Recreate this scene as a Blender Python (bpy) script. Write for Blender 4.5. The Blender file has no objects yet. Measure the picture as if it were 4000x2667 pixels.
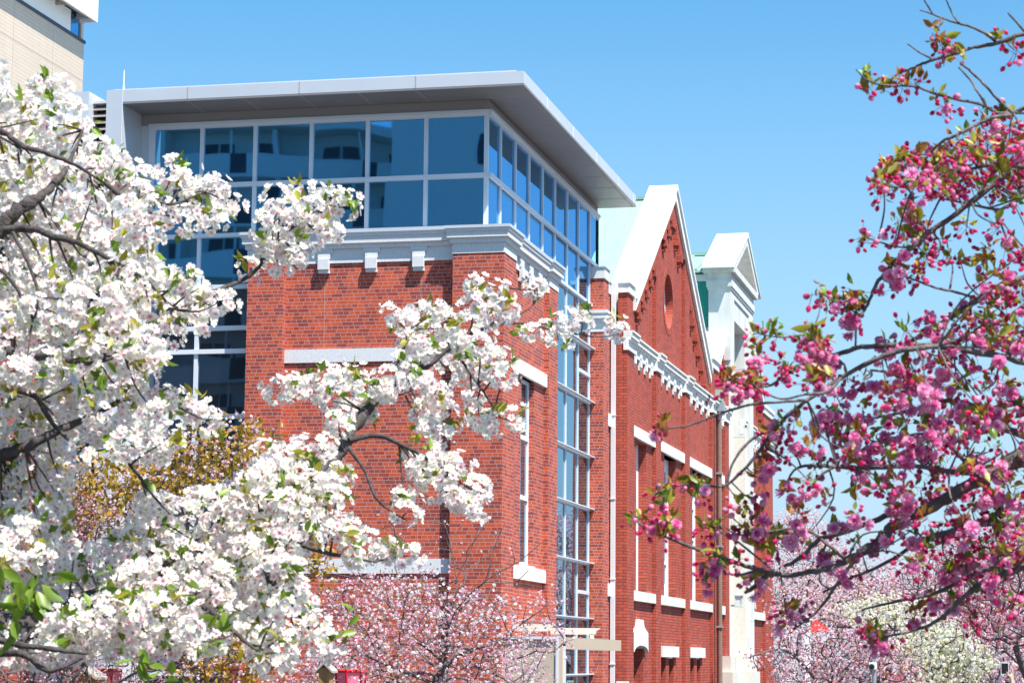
import bpy, bmesh, math, random
import numpy as np
from mathutils import Vector, Matrix
C = bpy.context.scene
COL = C.collection
random.seed(7); RNG = np.random.default_rng(11)
# ---------------------------------------------------------------- camera
F = 9200.0; YAW, PITCH, ROLL = (math.radians(a) for a in (12.97, 7.68, 0.51))
def _cam():
    cy, sy, cp, sp, cr, sr = math.cos(YAW), math.sin(YAW), math.cos(PITCH), math.sin(PITCH), math.cos(ROLL), math.sin(ROLL)
    B = np.array([[1, 0, 0], [0, 0, -1], [0, 1, 0]], float)
    Rx = np.array([[1, 0, 0], [0, cp, -sp], [0, sp, cp]]); Rz = np.array([[cy, -sy, 0], [sy, cy, 0], [0, 0, 1]])
    Rr = np.array([[cr, -sr, 0], [sr, cr, 0], [0, 0, 1]])
    return Rz @ Rx @ B @ Rr
RC = _cam()
CP = np.array([10.12, -43.2, 1.6])
GZ = -0.6                                   # ground level, eye height 2.2 m (a small terrace)
cam = bpy.data.cameras.new('camera'); co = bpy.data.objects.new('camera', cam); COL.objects.link(co)
M = Matrix([list(RC[i]) + [CP[i]] for i in range(3)] + [[0, 0, 0, 1]]); co.matrix_world = M
cam.sensor_width = 36; cam.lens = F / 4000 * 36; cam.clip_start = 0.1; cam.clip_end = 3000
cam.dof.use_dof = True; cam.dof.focus_distance = 47; cam.dof.aperture_fstop = 13
C.camera = co
# ---------------------------------------------------------------- light
SUN = np.array([1.62, -1.15, 3.7]); SUN /= np.linalg.norm(SUN)
EL = math.asin(SUN[2]); AZ = math.atan2(SUN[0], SUN[1])
w = bpy.data.worlds.new('World'); C.world = w; w.use_nodes = True
nt = w.node_tree; sky = nt.nodes.new('ShaderNodeTexSky'); sky.sky_type = 'NISHITA'; sky.sun_disc = False
sky.sun_elevation = EL; sky.sun_rotation = AZ; sky.air_density = 1.0; sky.dust_density = 0.6; sky.ozone_density = 3.0
bg = nt.nodes['Background']; bg.inputs[1].default_value = 0.093
def _n(t, **k):
    q = nt.nodes.new(t)
    for a, v in k.items(): setattr(q, a, v)
    return q
_tint = _n('ShaderNodeVectorMath', operation='MULTIPLY'); _tint.inputs[1].default_value = (.44, .92, 1.06); nt.links.new(sky.outputs[0], _tint.inputs[0])
_tc = _n('ShaderNodeTexCoord'); _sp = _n('ShaderNodeSeparateXYZ'); nt.links.new(_tc.outputs['Generated'], _sp.inputs[0])
_mr = _n('ShaderNodeMapRange'); _mr.interpolation_type = 'SMOOTHSTEP'; _mr.inputs[1].default_value = -.02; _mr.inputs[2].default_value = .33; _mr.inputs[3].default_value = .95; _mr.inputs[4].default_value = 0; nt.links.new(_sp.outputs[2], _mr.inputs[0])
_nz = _n('ShaderNodeTexNoise'); _nz.inputs['Scale'].default_value = 5; _nz.inputs['Detail'].default_value = 6; _mp = _n('ShaderNodeMapping'); _mp.inputs['Scale'].default_value = (1, 1, 3.5); nt.links.new(_tc.outputs['Generated'], _mp.inputs[0]); nt.links.new(_mp.outputs[0], _nz.inputs['Vector'])
_cl = _n('ShaderNodeMapRange'); _cl.inputs[1].default_value = .5; _cl.inputs[2].default_value = .72; _cl.inputs[3].default_value = 0; _cl.inputs[4].default_value = .7; nt.links.new(_nz.outputs[0], _cl.inputs[0])
_lo = _n('ShaderNodeMapRange'); _lo.inputs[1].default_value = .04; _lo.inputs[2].default_value = .14; _lo.inputs[3].default_value = 1; _lo.inputs[4].default_value = 0; nt.links.new(_sp.outputs[2], _lo.inputs[0])
_cm = _n('ShaderNodeMath', operation='MULTIPLY'); nt.links.new(_cl.outputs[0], _cm.inputs[0]); nt.links.new(_lo.outputs[0], _cm.inputs[1])
_m1 = _n('ShaderNodeMix', data_type='RGBA'); nt.links.new(_mr.outputs[0], _m1.inputs[0]); nt.links.new(_tint.outputs[0], _m1.inputs[6]); _m1.inputs[7].default_value = (3.2, 4.15, 5.2, 1)
_m2 = _n('ShaderNodeMix', data_type='RGBA'); nt.links.new(_cm.outputs[0], _m2.inputs[0]); nt.links.new(_m1.outputs[2], _m2.inputs[6]); _m2.inputs[7].default_value = (5.0, 5.2, 5.4, 1)
nt.links.new(_m2.outputs[2], bg.inputs[0])
sl = bpy.data.lights.new('sun', 'SUN'); sl.energy = 5.0; sl.angle = math.radians(0.5); sl.color = (1, .955, .88)
so = bpy.data.objects.new('sun', sl); COL.objects.link(so); so.rotation_euler = Vector(SUN).to_track_quat('Z', 'Y').to_euler()
C.view_settings.view_transform = 'Standard'; C.view_settings.look = 'None'; C.view_settings.gamma = 1
C.view_settings.exposure = 1.0
C.cycles.max_bounces = 8; C.cycles.transparent_max_bounces = 8
C.cycles.sample_clamp_indirect = 6

def ray(px, py): return RC @ np.array([(px - 2000) / F, -(py - 1333.5) / F, -1.0])
K = 4000 / 2352
def at(x, y, dep):                          # a point seen at (x, y) of a 2352-wide view, dep metres from the camera
    return CP + ray(x * K, y * K) * dep
def aty(px, py, Y):
    d = ray(px, py); return CP + d * ((Y - CP[1]) / d[1])
# ---------------------------------------------------------------- tagging
def tag(o, label=None, cat=None, group=None, kind=None):
    if label: o['label'] = label
    if cat: o['category'] = cat
    if group: o['group'] = group
    if kind: o['kind'] = kind
    return o
def thing(name, label, cat, loc=(0, 0, 0), group=None):
    o = bpy.data.objects.new(name, None); COL.objects.link(o); o.location = loc; o.empty_display_size = .2
    return tag(o, label, cat, group)
def link(o, parent=None):
    COL.objects.link(o)
    if parent is not None:
        o.parent = parent; o.matrix_parent_inverse = parent_inv(parent)
    return o
def parent_inv(p):
    return Matrix.Translation(p.location).inverted() if p.type == 'EMPTY' else Matrix.Identity(4)
# ---------------------------------------------------------------- materials
def mat(name, col, rough=.7, metal=0, noise=0, nscale=8, bump=0, bscale=60, spec=.4, trans=0, attr=False, streak=0):
    m = bpy.data.materials.new(name); m.use_nodes = True; n = m.node_tree.nodes; l = m.node_tree.links
    b = n['Principled BSDF']; b.inputs['Roughness'].default_value = rough; b.inputs['Metallic'].default_value = metal
    b.inputs['Specular IOR Level'].default_value = spec
    src = None
    if attr:
        a = n.new('ShaderNodeAttribute'); a.attribute_name = 'Col'; src = a.outputs['Color']
    else:
        b.inputs['Base Color'].default_value = (*col, 1)
    if noise and not attr:
        tc = n.new('ShaderNodeTexCoord'); nz = n.new('ShaderNodeTexNoise'); nz.inputs['Scale'].default_value = nscale; nz.inputs['Detail'].default_value = 6
        mp = n.new('ShaderNodeMapping'); mp.inputs['Scale'].default_value = (1, 1, 1 - streak)
        l.new(tc.outputs['Object'], mp.inputs[0]); l.new(mp.outputs[0], nz.inputs['Vector'])
        mr = n.new('ShaderNodeMapRange'); mr.inputs[1].default_value = .3; mr.inputs[2].default_value = .7
        mr.inputs[3].default_value = 1 - noise; mr.inputs[4].default_value = 1 + noise; l.new(nz.outputs[0], mr.inputs[0])
        mx = n.new('ShaderNodeVectorMath'); mx.operation = 'SCALE'; mx.inputs[0].default_value = col; l.new(mr.outputs[0], mx.inputs['Scale'])
        src = mx.outputs[0]
    if src: l.new(src, b.inputs['Base Color'])
    if bump:
        tc = n.new('ShaderNodeTexCoord'); nz = n.new('ShaderNodeTexNoise'); nz.inputs['Scale'].default_value = bscale; nz.inputs['Detail'].default_value = 4
        l.new(tc.outputs['Object'], nz.inputs['Vector']); bp = n.new('ShaderNodeBump'); bp.inputs['Strength'].default_value = bump; bp.inputs['Distance'].default_value = .01
        l.new(nz.outputs[0], bp.inputs['Height']); l.new(bp.outputs[0], b.inputs['Normal'])
    if trans:
        t = n.new('ShaderNodeBsdfTranslucent'); t.inputs[0].default_value = (*col, 1)
        if src: l.new(src, t.inputs[0])
        x = n.new('ShaderNodeMixShader'); x.inputs[0].default_value = trans
        l.new(b.outputs[0], x.inputs[1]); l.new(t.outputs[0], x.inputs[2]); l.new(x.outputs[0], n['Material Output'].inputs[0])
    return m
def brick(name, cols, mortar, h, wl, mw, bond=True, rough=.75, amp=1.0):
    m = bpy.data.materials.new(name); m.use_nodes = True; n = m.node_tree.nodes; l = m.node_tree.links; b = n['Principled BSDF']
    def mth(op, a, c=None, cl=False):
        k = n.new('ShaderNodeMath'); k.operation = op; k.use_clamp = cl
        for i, v in enumerate((a, c)):
            if v is None: continue
            if isinstance(v, (int, float)): k.inputs[i].default_value = v
            else: l.new(v, k.inputs[i])
        return k.outputs[0]
    uv = n.new('ShaderNodeUVMap'); sp = n.new('ShaderNodeSeparateXYZ'); l.new(uv.outputs[0], sp.inputs[0])
    u, v = sp.outputs[0], sp.outputs[1]
    vr = mth('DIVIDE', v, h); row = mth('FLOOR', vr); par = mth('MODULO', mth('ABSOLUTE', row), 2)
    if bond:
        wid = mth('SUBTRACT', wl, mth('MULTIPLY', par, wl / 2)); uu = mth('ADD', mth('DIVIDE', u, wid), mth('ADD', mth('MULTIPLY', par, .5), mth('MULTIPLY', row, .25)))
    else:
        wid = wl; uu = mth('ADD', mth('DIVIDE', u, wl), mth('MULTIPLY', par, .5))
    colm = mth('FLOOR', uu); fu = mth('MULTIPLY', mth('SUBTRACT', uu, colm), wid); fv = mth('MULTIPLY', mth('SUBTRACT', vr, row), h)
    msk = mth('MAXIMUM', mth('LESS_THAN', fu, mw), mth('LESS_THAN', fv, mw))
    cv = n.new('ShaderNodeCombineXYZ'); l.new(colm, cv.inputs[0]); l.new(row, cv.inputs[1])
    wn = n.new('ShaderNodeTexWhiteNoise'); wn.noise_dimensions = '2D'; l.new(cv.outputs[0], wn.inputs['Vector'])
    rp = n.new('ShaderNodeValToRGB'); rp.color_ramp.interpolation = 'CONSTANT'
    for i, (p, c) in enumerate(cols):
        e = rp.color_ramp.elements[i] if i < 2 else rp.color_ramp.elements.new(p)
        e.position = p; e.color = (*c, 1)
    l.new(wn.outputs[0], rp.inputs[0])
    nz = n.new('ShaderNodeTexNoise'); nz.inputs['Scale'].default_value = 1.3; nz.inputs['Detail'].default_value = 5; l.new(uv.outputs[0], nz.inputs['Vector'])
    mr = n.new('ShaderNodeMapRange'); mr.inputs[1].default_value = .3; mr.inputs[2].default_value = .7; mr.inputs[3].default_value = 1 - .16 * amp; mr.inputs[4].default_value = 1 + .10 * amp; l.new(nz.outputs[0], mr.inputs[0])
    mpp = n.new('ShaderNodeMapping'); mpp.inputs['Scale'].default_value = (2.2, .35, 1); l.new(uv.outputs[0], mpp.inputs[0]); l.new(mpp.outputs[0], nz.inputs['Vector'])
    sc = n.new('ShaderNodeVectorMath'); sc.operation = 'SCALE'; l.new(rp.outputs[0], sc.inputs[0]); l.new(mr.outputs[0], sc.inputs['Scale'])
    mx = n.new('ShaderNodeMix'); mx.data_type = 'RGBA'; l.new(msk, mx.inputs[0]); l.new(sc.outputs[0], mx.inputs[6]); mx.inputs[7].default_value = (*mortar, 1)
    l.new(mx.outputs[2], b.inputs['Base Color']); b.inputs['Roughness'].default_value = rough; b.inputs['Specular IOR Level'].default_value = .3
    bp = n.new('ShaderNodeBump'); bp.inputs['Strength'].default_value = .5; bp.inputs['Distance'].default_value = .006; l.new(mth('SUBTRACT', 1, msk), bp.inputs['Height']); l.new(bp.outputs[0], b.inputs['Normal'])
    return m
def glass(name, tint, base, rough=.015, mixf=.85, wob=0.0):
    m = bpy.data.materials.new(name); m.use_nodes = True; n = m.node_tree.nodes; l = m.node_tree.links
    b = n['Principled BSDF']; b.inputs['Base Color'].default_value = (*base, 1); b.inputs['Roughness'].default_value = .3
    g = n.new('ShaderNodeBsdfGlossy'); g.inputs[0].default_value = (*tint, 1); g.inputs['Roughness'].default_value = rough
    if wob:
        tc = n.new('ShaderNodeTexCoord'); nz = n.new('ShaderNodeTexNoise'); nz.inputs['Scale'].default_value = .9; nz.inputs['Detail'].default_value = 0
        l.new(tc.outputs['Object'], nz.inputs['Vector']); bp = n.new('ShaderNodeBump'); bp.inputs['Strength'].default_value = wob; bp.inputs['Distance'].default_value = .02
        l.new(nz.outputs[0], bp.inputs['Height']); l.new(bp.outputs[0], g.inputs['Normal'])
    x = n.new('ShaderNodeMixShader'); x.inputs[0].default_value = mixf
    l.new(b.outputs[0], x.inputs[1]); l.new(g.outputs[0], x.inputs[2]); l.new(x.outputs[0], n['Material Output'].inputs[0])
    return m
OR, DK, MD = (.52, .086, .034), (.29, .052, .037), (.42, .070, .034)
MT = dict(
    brick=brick('annex_brick', [(0, OR), (.42, DK), (.72, MD), (.88, (.37, .055, .028))], (.44, .33, .33), .07, .225, .008),
    hbrick=brick('hall_brick', [(0, (.44, .078, .047)), (.3, (.39, .072, .047)), (.6, (.48, .088, .05)), (.85, (.34, .064, .046))], (.10, .035, .03), .0745, .23, .013, bond=False),
    tile=brick('beige_tile', [(0, (.58, .48, .385)), (.4, (.57, .47, .38)), (.8, (.59, .485, .39))], (.44, .36, .29), .085, .9, .011, bond=False, rough=.5, amp=.25),
    pstone=mat('weathered_white_stone', (.60, .61, .59), .8, noise=.15, nscale=3, bump=.12, streak=.75), granite=mat('granite', (.63, .63, .64), .8, noise=.13, nscale=45, bump=.25, bscale=120),
    white=mat('white_stone', (.74, .74, .72), .8, noise=.14, nscale=4, bump=.1, streak=.75),
    coping=mat('white_sheet_metal', (.76, .79, .77), .5, noise=.07, nscale=2.5, bump=.05, bscale=3),
    stain=mat('weathered_stone', (.66, .66, .62), .85, noise=.18, nscale=6, bump=.1, streak=.7),
    mint=mat('mint_roof', (.27, .42, .36), .5, noise=.05, nscale=2), green=mat('green_cladding', (.005, .23, .19), .5, noise=.05, nscale=3),
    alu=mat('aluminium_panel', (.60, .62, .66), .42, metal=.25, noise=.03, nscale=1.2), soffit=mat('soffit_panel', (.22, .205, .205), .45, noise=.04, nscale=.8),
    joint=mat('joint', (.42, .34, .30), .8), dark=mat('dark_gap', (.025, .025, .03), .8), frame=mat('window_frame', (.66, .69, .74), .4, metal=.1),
    wframe=mat('white_frame', (.80, .82, .84), .45), band=mat('grey_band', (.34, .32, .32), .6),
    gl=glass('blue_glass', (.13, .44, .72), (.004, .02, .035), wob=.10), gr=glass('side_glass', (.20, .50, .84), (.006, .02, .03), mixf=.9, wob=.03),
    gs=glass('strip_glass', (.38, .56, .68), (.006, .012, .016), mixf=.85, wob=.06),
    gd=glass('dark_glass', (.16, .24, .34), (.008, .01, .014), mixf=.55, wob=.1), gw=glass('window_glass', (.45, .6, .75), (.01, .02, .03), mixf=.7),
    pipe=mat('pale_pipe', (.66, .67, .70), .5), brown=mat('brown_pipe', (.22, .15, .12), .5, noise=.1), beige=mat('beige_panel', (.52, .41, .32), .6, noise=.04, nscale=2),
    tan=mat('tan_fascia', (.50, .40, .30), .6, noise=.05), cream=mat('cream_beam', (.66, .63, .58), .6), stone=mat('warm_stone', (.62, .58, .52), .85, noise=.08, nscale=20, bump=.1),
    louvre=mat('louvre', (.40, .34, .31), .6), navy=mat('dark_ledge', (.04, .06, .10), .5), wpanel=mat('white_panel', (.82, .82, .80), .6),
    bark2=mat('dark_cherry_bark', (.062, .050, .048), .9, noise=.5, nscale=30, bump=.9, bscale=80), bark=mat('cherry_bark', (.125, .10, .097), .9, noise=.45, nscale=30, bump=.8, bscale=90), twig=mat('twig_bark', (.20, .145, .13), .8, noise=.35, nscale=60, bump=.4),
    petal=mat('petal', (.9, .88, .88), .6, trans=.5, attr=True, spec=.2), leaf=mat('leaf', (.1, .2, .03), .42, trans=.38, attr=True, spec=.5),
    asphalt=mat('asphalt', (.085, .08, .078), .9, noise=.2, nscale=3, bump=.3), red=mat('red_lacquer', (.62, .02, .02), .35), pinkp=mat('pink_paper', (.85, .26, .38), .6, trans=.25, noise=.04),
    wood=mat('weathered_wood', (.36, .20, .085), .8, noise=.35, nscale=14, streak=.85), gwood=mat('grey_wood', (.42, .37, .33), .8, noise=.2), steel=mat('galvanised_pole', (.42, .44, .48), .4, metal=.5, noise=.08),
    cloth=mat('banner_cloth', (.80, .81, .84), .8, trans=.2), redcloth=mat('red_cloth', (.68, .03, .02), .8, trans=.2), ink=mat('ink', (.02, .02, .03), .8),
    apt=mat('pale_render', (.75, .74, .72), .8, noise=.06), aptw=mat('dark_window', (.03, .035, .05), .2), skin=mat('skin', (.60, .36, .26), .5, noise=.05), coat=mat('navy_coat', (.03, .045, .08), .9), hair=mat('black_hair', (.015, .012, .012), .6),
    phone=mat('phone_glass', (.01, .01, .012), .1), phonew=mat('phone_back', (.7, .7, .72), .3), yellow=mat('yellow_print', (.8, .55, .05), .6), blue=mat('blue_print', (.1, .45, .7), .6), lampglass=mat('frosted_glass', (.62, .64, .68), .3), verdigris=mat('verdigris', (.50, .55, .50), .6, noise=.12), tank=mat('grey_blue_wall', (.35, .42, .48), .7))
# ---------------------------------------------------------------- mesh builder
class MB:
    def __init__(s): s.v = []; s.f = []; s.m = []; s.mats = []
    def mi(s, m):
        if m not in s.mats: s.mats.append(m)
        return s.mats.index(m)
    def poly(s, pts, m):
        i = len(s.v); s.v += [tuple(p) for p in pts]; s.f.append(list(range(i, i + len(pts)))); s.m.append(s.mi(m)); return s
    def box(s, x0, x1, y0, y1, z0, z1, m):
        i = len(s.v); k = s.mi(m)
        s.v += [(x, y, z) for z in (z0, z1) for y in (y0, y1) for x in (x0, x1)]
        for q in ((0, 2, 3, 1), (4, 5, 7, 6), (0, 1, 5, 4), (2, 6, 7, 3), (0, 4, 6, 2), (1, 3, 7, 5)): s.f.append([i + a for a in q]); s.m.append(k)
        return s
    def prism(s, pts, ax, a0, a1, m):       # polygon in the plane across axis ax, extruded from a0 to a1
        def P(p, a): return (a, p[0], p[1]) if ax == 'x' else ((p[0], a, p[1]) if ax == 'y' else (p[0], p[1], a))
        i = len(s.v); n = len(pts); k = s.mi(m)
        s.v += [P(p, a0) for p in pts] + [P(p, a1) for p in pts]
        s.f.append([i + j for j in range(n)][::-1]); s.f.append([i + n + j for j in range(n)]); s.m += [k, k]
        for j in range(n): s.f.append([i + j, i + (j + 1) % n, i + n + (j + 1) % n, i + n + j]); s.m.append(k)
        return s
    def tube(s, p0, p1, r0, r1, m, n=10):
        p0, p1 = Vector(p0), Vector(p1); d = (p1 - p0).normalized(); a = d.orthogonal().normalized(); b = d.cross(a); i = len(s.v); k = s.mi(m)
        for p, r in ((p0, r0), (p1, r1)):
            for j in range(n): t = j * 2 * math.pi / n; s.v.append(tuple(p + (a * math.cos(t) + b * math.sin(t)) * r))
        for j in range(n): s.f.append([i + j, i + (j + 1) % n, i + n + (j + 1) % n, i + n + j]); s.m.append(k)
        s.f.append([i + j for j in range(n)][::-1]); s.f.append([i + n + j for j in range(n)]); s.m += [k, k]
        return s
    def build(s, name, parent=None, smooth=False, bevel=0):
        me = bpy.data.meshes.new(name); me.from_pydata(s.v, [], s.f)
        for m in s.mats: me.materials.append(MT[m])
        me.polygons.foreach_set('material_index', s.m)
        bm = bmesh.new(); bm.from_mesh(me); bmesh.ops.recalc_face_normals(bm, faces=bm.faces) if False else None
        uv = bm.loops.layers.uv.new('UVMap')
        for f in bm.faces:
            f.normal_update(); nx, ny, nz = (abs(c) for c in f.normal)
            for lp in f.loops:
                c = lp.vert.co
                lp[uv].uv = (c.y, c.z) if nx >= ny and nx >= nz else ((c.x, c.z) if ny >= nz else (c.x, c.y))
            f.smooth = smooth
        bm.to_mesh(me); bm.free()
        o = bpy.data.objects.new(name, me); link(o, parent)
        if bevel: bv = o.modifiers.new('bevel', 'BEVEL'); bv.width = bevel; bv.segments = 2; bv.limit_method = 'ANGLE'
        return o
def wallx(mb, x, y0, y1, z0, z1, ops, m):   # a wall facing +x at x with openings (ya, yb, za, zb, depth)
    ys = sorted({y0, y1, *[o[0] for o in ops], *[o[1] for o in ops]}); zs = sorted({z0, z1, *[o[2] for o in ops], *[o[3] for o in ops]})
    for a, b in zip(ys, ys[1:]):
        for c, d in zip(zs, zs[1:]):
            if any(o[0] <= a and b <= o[1] and o[2] <= c and d <= o[3] for o in ops): continue
            mb.poly([(x, a, c), (x, b, c), (x, b, d), (x, a, d)], m)
    for a, b, c, d, dp in ops:
        X = x - dp
        mb.poly([(x, b, c), (X, b, c), (X, b, d), (x, b, d)], m); mb.poly([(x, a, d), (X, a, d), (X, a, c), (x, a, c)], m)
        mb.poly([(x, a, d), (x, b, d), (X, b, d), (X, a, d)], m); mb.poly([(x, a, c), (X, a, c), (X, b, c), (x, b, c)], m)
def window(parent, x, y0, y1, z0, z1, bars, vb=(), fm='wframe', gm='gw', fw=.07):
    w_ = MB(); w_.box(x, x + .05, y0, y0 + fw, z0, z1, fm); w_.box(x, x + .05, y1 - fw, y1, z0, z1, fm)
    w_.box(x, x + .049, y0 + fw, y1 - fw, z0, z0 + fw, fm); w_.box(x, x + .049, y0 + fw, y1 - fw, z1 - fw, z1, fm)
    for z in bars: w_.box(x, x + .06, y0 + fw, y1 - fw, z - .045, z + .045, fm)
    for y in vb: w_.box(x, x + .045, y - .025, y + .025, z0 + fw, z1 - fw, fm)
    o = w_.build('window', parent)
    MB().poly([(x + .02, y0, z0), (x + .02, y1, z0), (x + .02, y1, z1), (x + .02, y0, z1)], gm).build('pane', o)
    return o
def layers(mb, x0, x1, y0, y1, prof, m, sx0=0, sx1=1, sy0=1, sy1=1):   # stacked slabs, each (z0, z1, projection, material)
    for z0, z1, p, *mm in prof: mb.box(x0 - p * sx0, x1 + p * sx1, y0 - p * sy0, y1 + p * sy1, z0, z1, mm[0] if mm else m)
# ================================================================ ground
g = MB(); g.poly([(-600, -300, GZ), (600, -300, GZ), (600, 900, GZ), (-600, 900, GZ)], 'asphalt'); tag(g.build('ground'), kind='structure')
# ================================================================ the annex
AN = thing('brick_annex', 'brick and blue glass annex under a flat grey overhanging roof', 'building', (-3, 5, GZ))
b = MB(); Z0 = GZ
b.box(-5.15, -4.41, 0, .5, Z0, 9.30, 'brick'); b.box(-1.01, 0, 0, .5, Z0, 9.30, 'brick')
b.poly([(-4.41, .17, Z0), (-1.01, .17, Z0), (-1.01, .17, 9.3), (-4.41, .17, 9.3)], 'brick')
b.box(-.44, 0, .5, 1.045, Z0, 9.30, 'brick'); b.box(-.44, 0, 4.16, 5.06, Z0, 9.30, 'brick')
wallx(b, -.1, 1.045, 4.16, Z0, 9.3, [(2.0, 3.19, 3.41, 7.17, .1)], 'brick')
b.build('brick_wall', AN)
j = MB()
for x in (-3.62, -1.68): j.box(x - .004, x + .004, .167, .17, Z0, 9.2, 'joint')
j.build('expansion_joint', AN)
for z0, z1 in ((7.27, 7.53), (3.2, 3.48)): MB().box(-4.41, -1.01, .14, .172, z0, z1, 'granite').build('stone_band', AN)
MB().box(-.2, -.03, 1.05, 4.155, 7.17, 7.44, 'white').build('lintel', AN)
MB().box(-.16, -.03, 1.05, 4.155, 3.15, 3.41, 'white').box(-.16, -.06, 1.95, 3.25, 3.411, 3.45, 'white').build('sill', AN)
window(AN, -.25, 2.0, 3.19, 3.45, 7.17, (4.8, 6.0), ())
PR = [(9.302, 9.5, .012), (9.5, 9.6, .05), (9.6, 9.712, .10), (9.712, 9.775, .12), (9.775, 9.83, .145, 'alu')]
for nm, (x0, x1, y0, y1, sx0, sx1) in {'a': (-5.15, -4.41, 0, .45, 1, 1), 'b': (-1.01, 0, 0, 1.045, 1, 1)}.items():
    c = MB(); layers(c, x0, x1, y0, y1, PR, 'granite', sx0, sx1, 1, 1 if nm == 'b' else 0); c.build('pier_cap', AN)
c = MB(); layers(c, -.44, 0, 4.16, 5.06, PR, 'granite', 0, 1, 1, 1); c.build('pier_cap', AN)
PP = [(9.21, 9.29, .03), (9.29, 9.49, .02), (9.49, 9.58, .07), (9.58, 9.715, .13), (9.715, 9.78, .155), (9.78, 9.85, .175, 'alu')]
c = MB()
for z0, z1, p, *mm in PP: c.box(-4.408, -1.012, .17 - p, .45, z0, z1, mm[0] if mm else 'granite')
for x in (-3.63, -2.67, -1.72):
    c.box(x - .17, x + .17, .115, .149, 9.40, 9.489, 'granite'); c.box(x - .125, x + .125, .10, .149, 9.291, 9.40, 'granite')
    c.box(x - .11, x + .11, .05, .138, 9.08, 9.289, 'granite'); c.box(x - .108, x + .108, .09, .1695, 9.01, 9.08, 'granite')
c.build('cornice', AN)
c = MB()
for z0, z1, p, *mm in PP: c.box(-.43, -.1 + p, 1.06, 4.14, z0, z1, mm[0] if mm else 'granite')
for y in (1.75, 2.6, 3.45):
    c.box(-.079, -.03, y - .17, y + .17, 9.40, 9.489, 'granite'); c.box(-.079, -.02, y - .125, y + .125, 9.291, 9.40, 'granite'); c.box(-.069, .0, y - .11, y + .11, 9.08, 9.289, 'granite'); c.box(-.0995, -.03, y - .11, y + .11, 9.01, 9.08, 'granite')
c.build('cornice', AN)
# glazing: each pane its own part, very slightly out of true like real curtain walling
GY, GX = .5, -.45
def panel(corners, m, frost=None):
    cen = np.mean(corners, 0); o = MB().poly(corners, m).build('glass_pane', AN)
    return o
def pane_y(x0, x1, z0, z1, m='gl'):
    t, q = RNG.normal(0, .0022), RNG.normal(0, .0022); dx, dz = (x1 - x0) / 2, (z1 - z0) / 2
    panel([(x0, GY - t * dx - q * dz, z0), (x1, GY + t * dx - q * dz, z0), (x1, GY + t * dx + q * dz, z1), (x0, GY - t * dx + q * dz, z1)], m)
def pane_x(y0, y1, z0, z1, m='gr'):
    t, q = RNG.normal(0, .0015), RNG.normal(0, .0015); dy, dz = (y1 - y0) / 2, (z1 - z0) / 2
    panel([(GX - t * dy - q * dz, y0, z0), (GX + t * dy - q * dz, y1, z0), (GX + t * dy + q * dz, y1, z1), (GX - t * dy + q * dz, y0, z1)], m)
MX = [-7.42, -6.343, -5.221, -4.049, -2.891, -1.698, -.47]
ROW = [(9.91, 10.9), (10.93, 12.1)]
for a, c_ in zip(MX, MX[1:]):
    for z0, z1 in ROW: pane_y(a, c_, z0, z1)
LT = [8.855, 8.03, 7.57, 6.28, 5.06, 3.8, 2.54, 1.27, Z0]
for k, (z1, z0) in enumerate(zip([9.85] + LT, LT)):
    pane_y(-7.42, -6.35, z0, z1, 'gl' if k < 1 else 'gd'); pane_y(-6.35, -5.15, z0, z1, 'gl' if k < 1 else 'gd')
MY = [.52, 1.455, 2.774, 4.072, 5.412, 6.70, 8.03, 9.33, 10.67, 11.72]
for a, c_ in zip(MY, MY[1:]):
    for z0, z1 in ROW: pane_x(a, c_, z0, z1)
RT = [9.93, 8.83, 7.56, 6.28, 5.065, 3.81, 2.54, 1.27, Z0]
for z1, z0 in zip(RT, RT[1:]):
    for a, c_ in ((5.06, 6.70), (6.70, 8.03), (8.03, 9.40), (9.40, 10.8)): pane_x(a, c_, z0, z1, 'gs')
fr = MB()                                    # left face frame
for x in MX[1:-1]: fr.box(x - .04, x + .04, GY - .05, GY + .02, 9.93, 12.09, 'frame')
fr.box(-7.48, -7.34, GY - .05, GY + .02, Z0, 12.09, 'frame'); fr.box(GX - .075, GX + .005, GY - .06, GY + .03, 9.93, 12.09, 'frame')
fr.box(-7.48, GX + .01, GY - .085, GY + .02, 10.865, 10.955, 'frame'); fr.box(-7.48, GX + .012, GY - .10, GY + .02, 9.85, 9.93, 'frame')
fr.box(-7.48, GX + .02, GY - .06, GY + .02, 12.09, 12.15, 'frame'); fr.box(-7.48, GX + .03, GY - .09, GY + .02, 12.15, 12.21, 'frame')
fr.box(-7.65, -7.48, GY - .02, GY + .02, Z0, 12.2, 'alu')
fr.box(-6.39, -6.31, GY - .05, GY + .02, Z0, 9.85, 'frame')
for z in LT[:-1]: fr.box(-7.34, -5.15, GY - .08, GY + .02, z - .045, z + .045, 'frame')
fr.build('glazing_frame', AN)
fr = MB()
for y in MY[1:-1]: fr.box(GX - .02, GX + .04, y - .035, y + .035, 9.93, 12.09, 'frame')
fr.box(GX - .02, GX + .03, 11.69, 11.78, 9.9, 12.2, 'dark')
fr.box(GX + .012, GX + .085, GY - .05, 11.72, 10.865, 10.955, 'frame'); fr.box(GX - .02, GX + .08, 5.2, 11.7, 9.86, 9.93, 'frame')
fr.box(GX - .02, GX + .06, GY - .02, 11.72, 12.09, 12.15, 'frame'); fr.box(GX - .02, GX + .09, GY - .05, 11.72, 12.15, 12.21, 'frame')
for y in (6.70, 8.03, 9.40, 10.735): fr.box(GX - .02, GX + .03, y - .028, y + .028, Z0, 9.86, 'frame')
for z in RT[1:-1]: fr.box(GX - .02, GX + .04, 5.06, 10.76, z - .035, z + .005, 'frame'); fr.box(GX + .051, GX + .15, 5.06, 10.80, z + .0, z + .025, 'frame')
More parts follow.
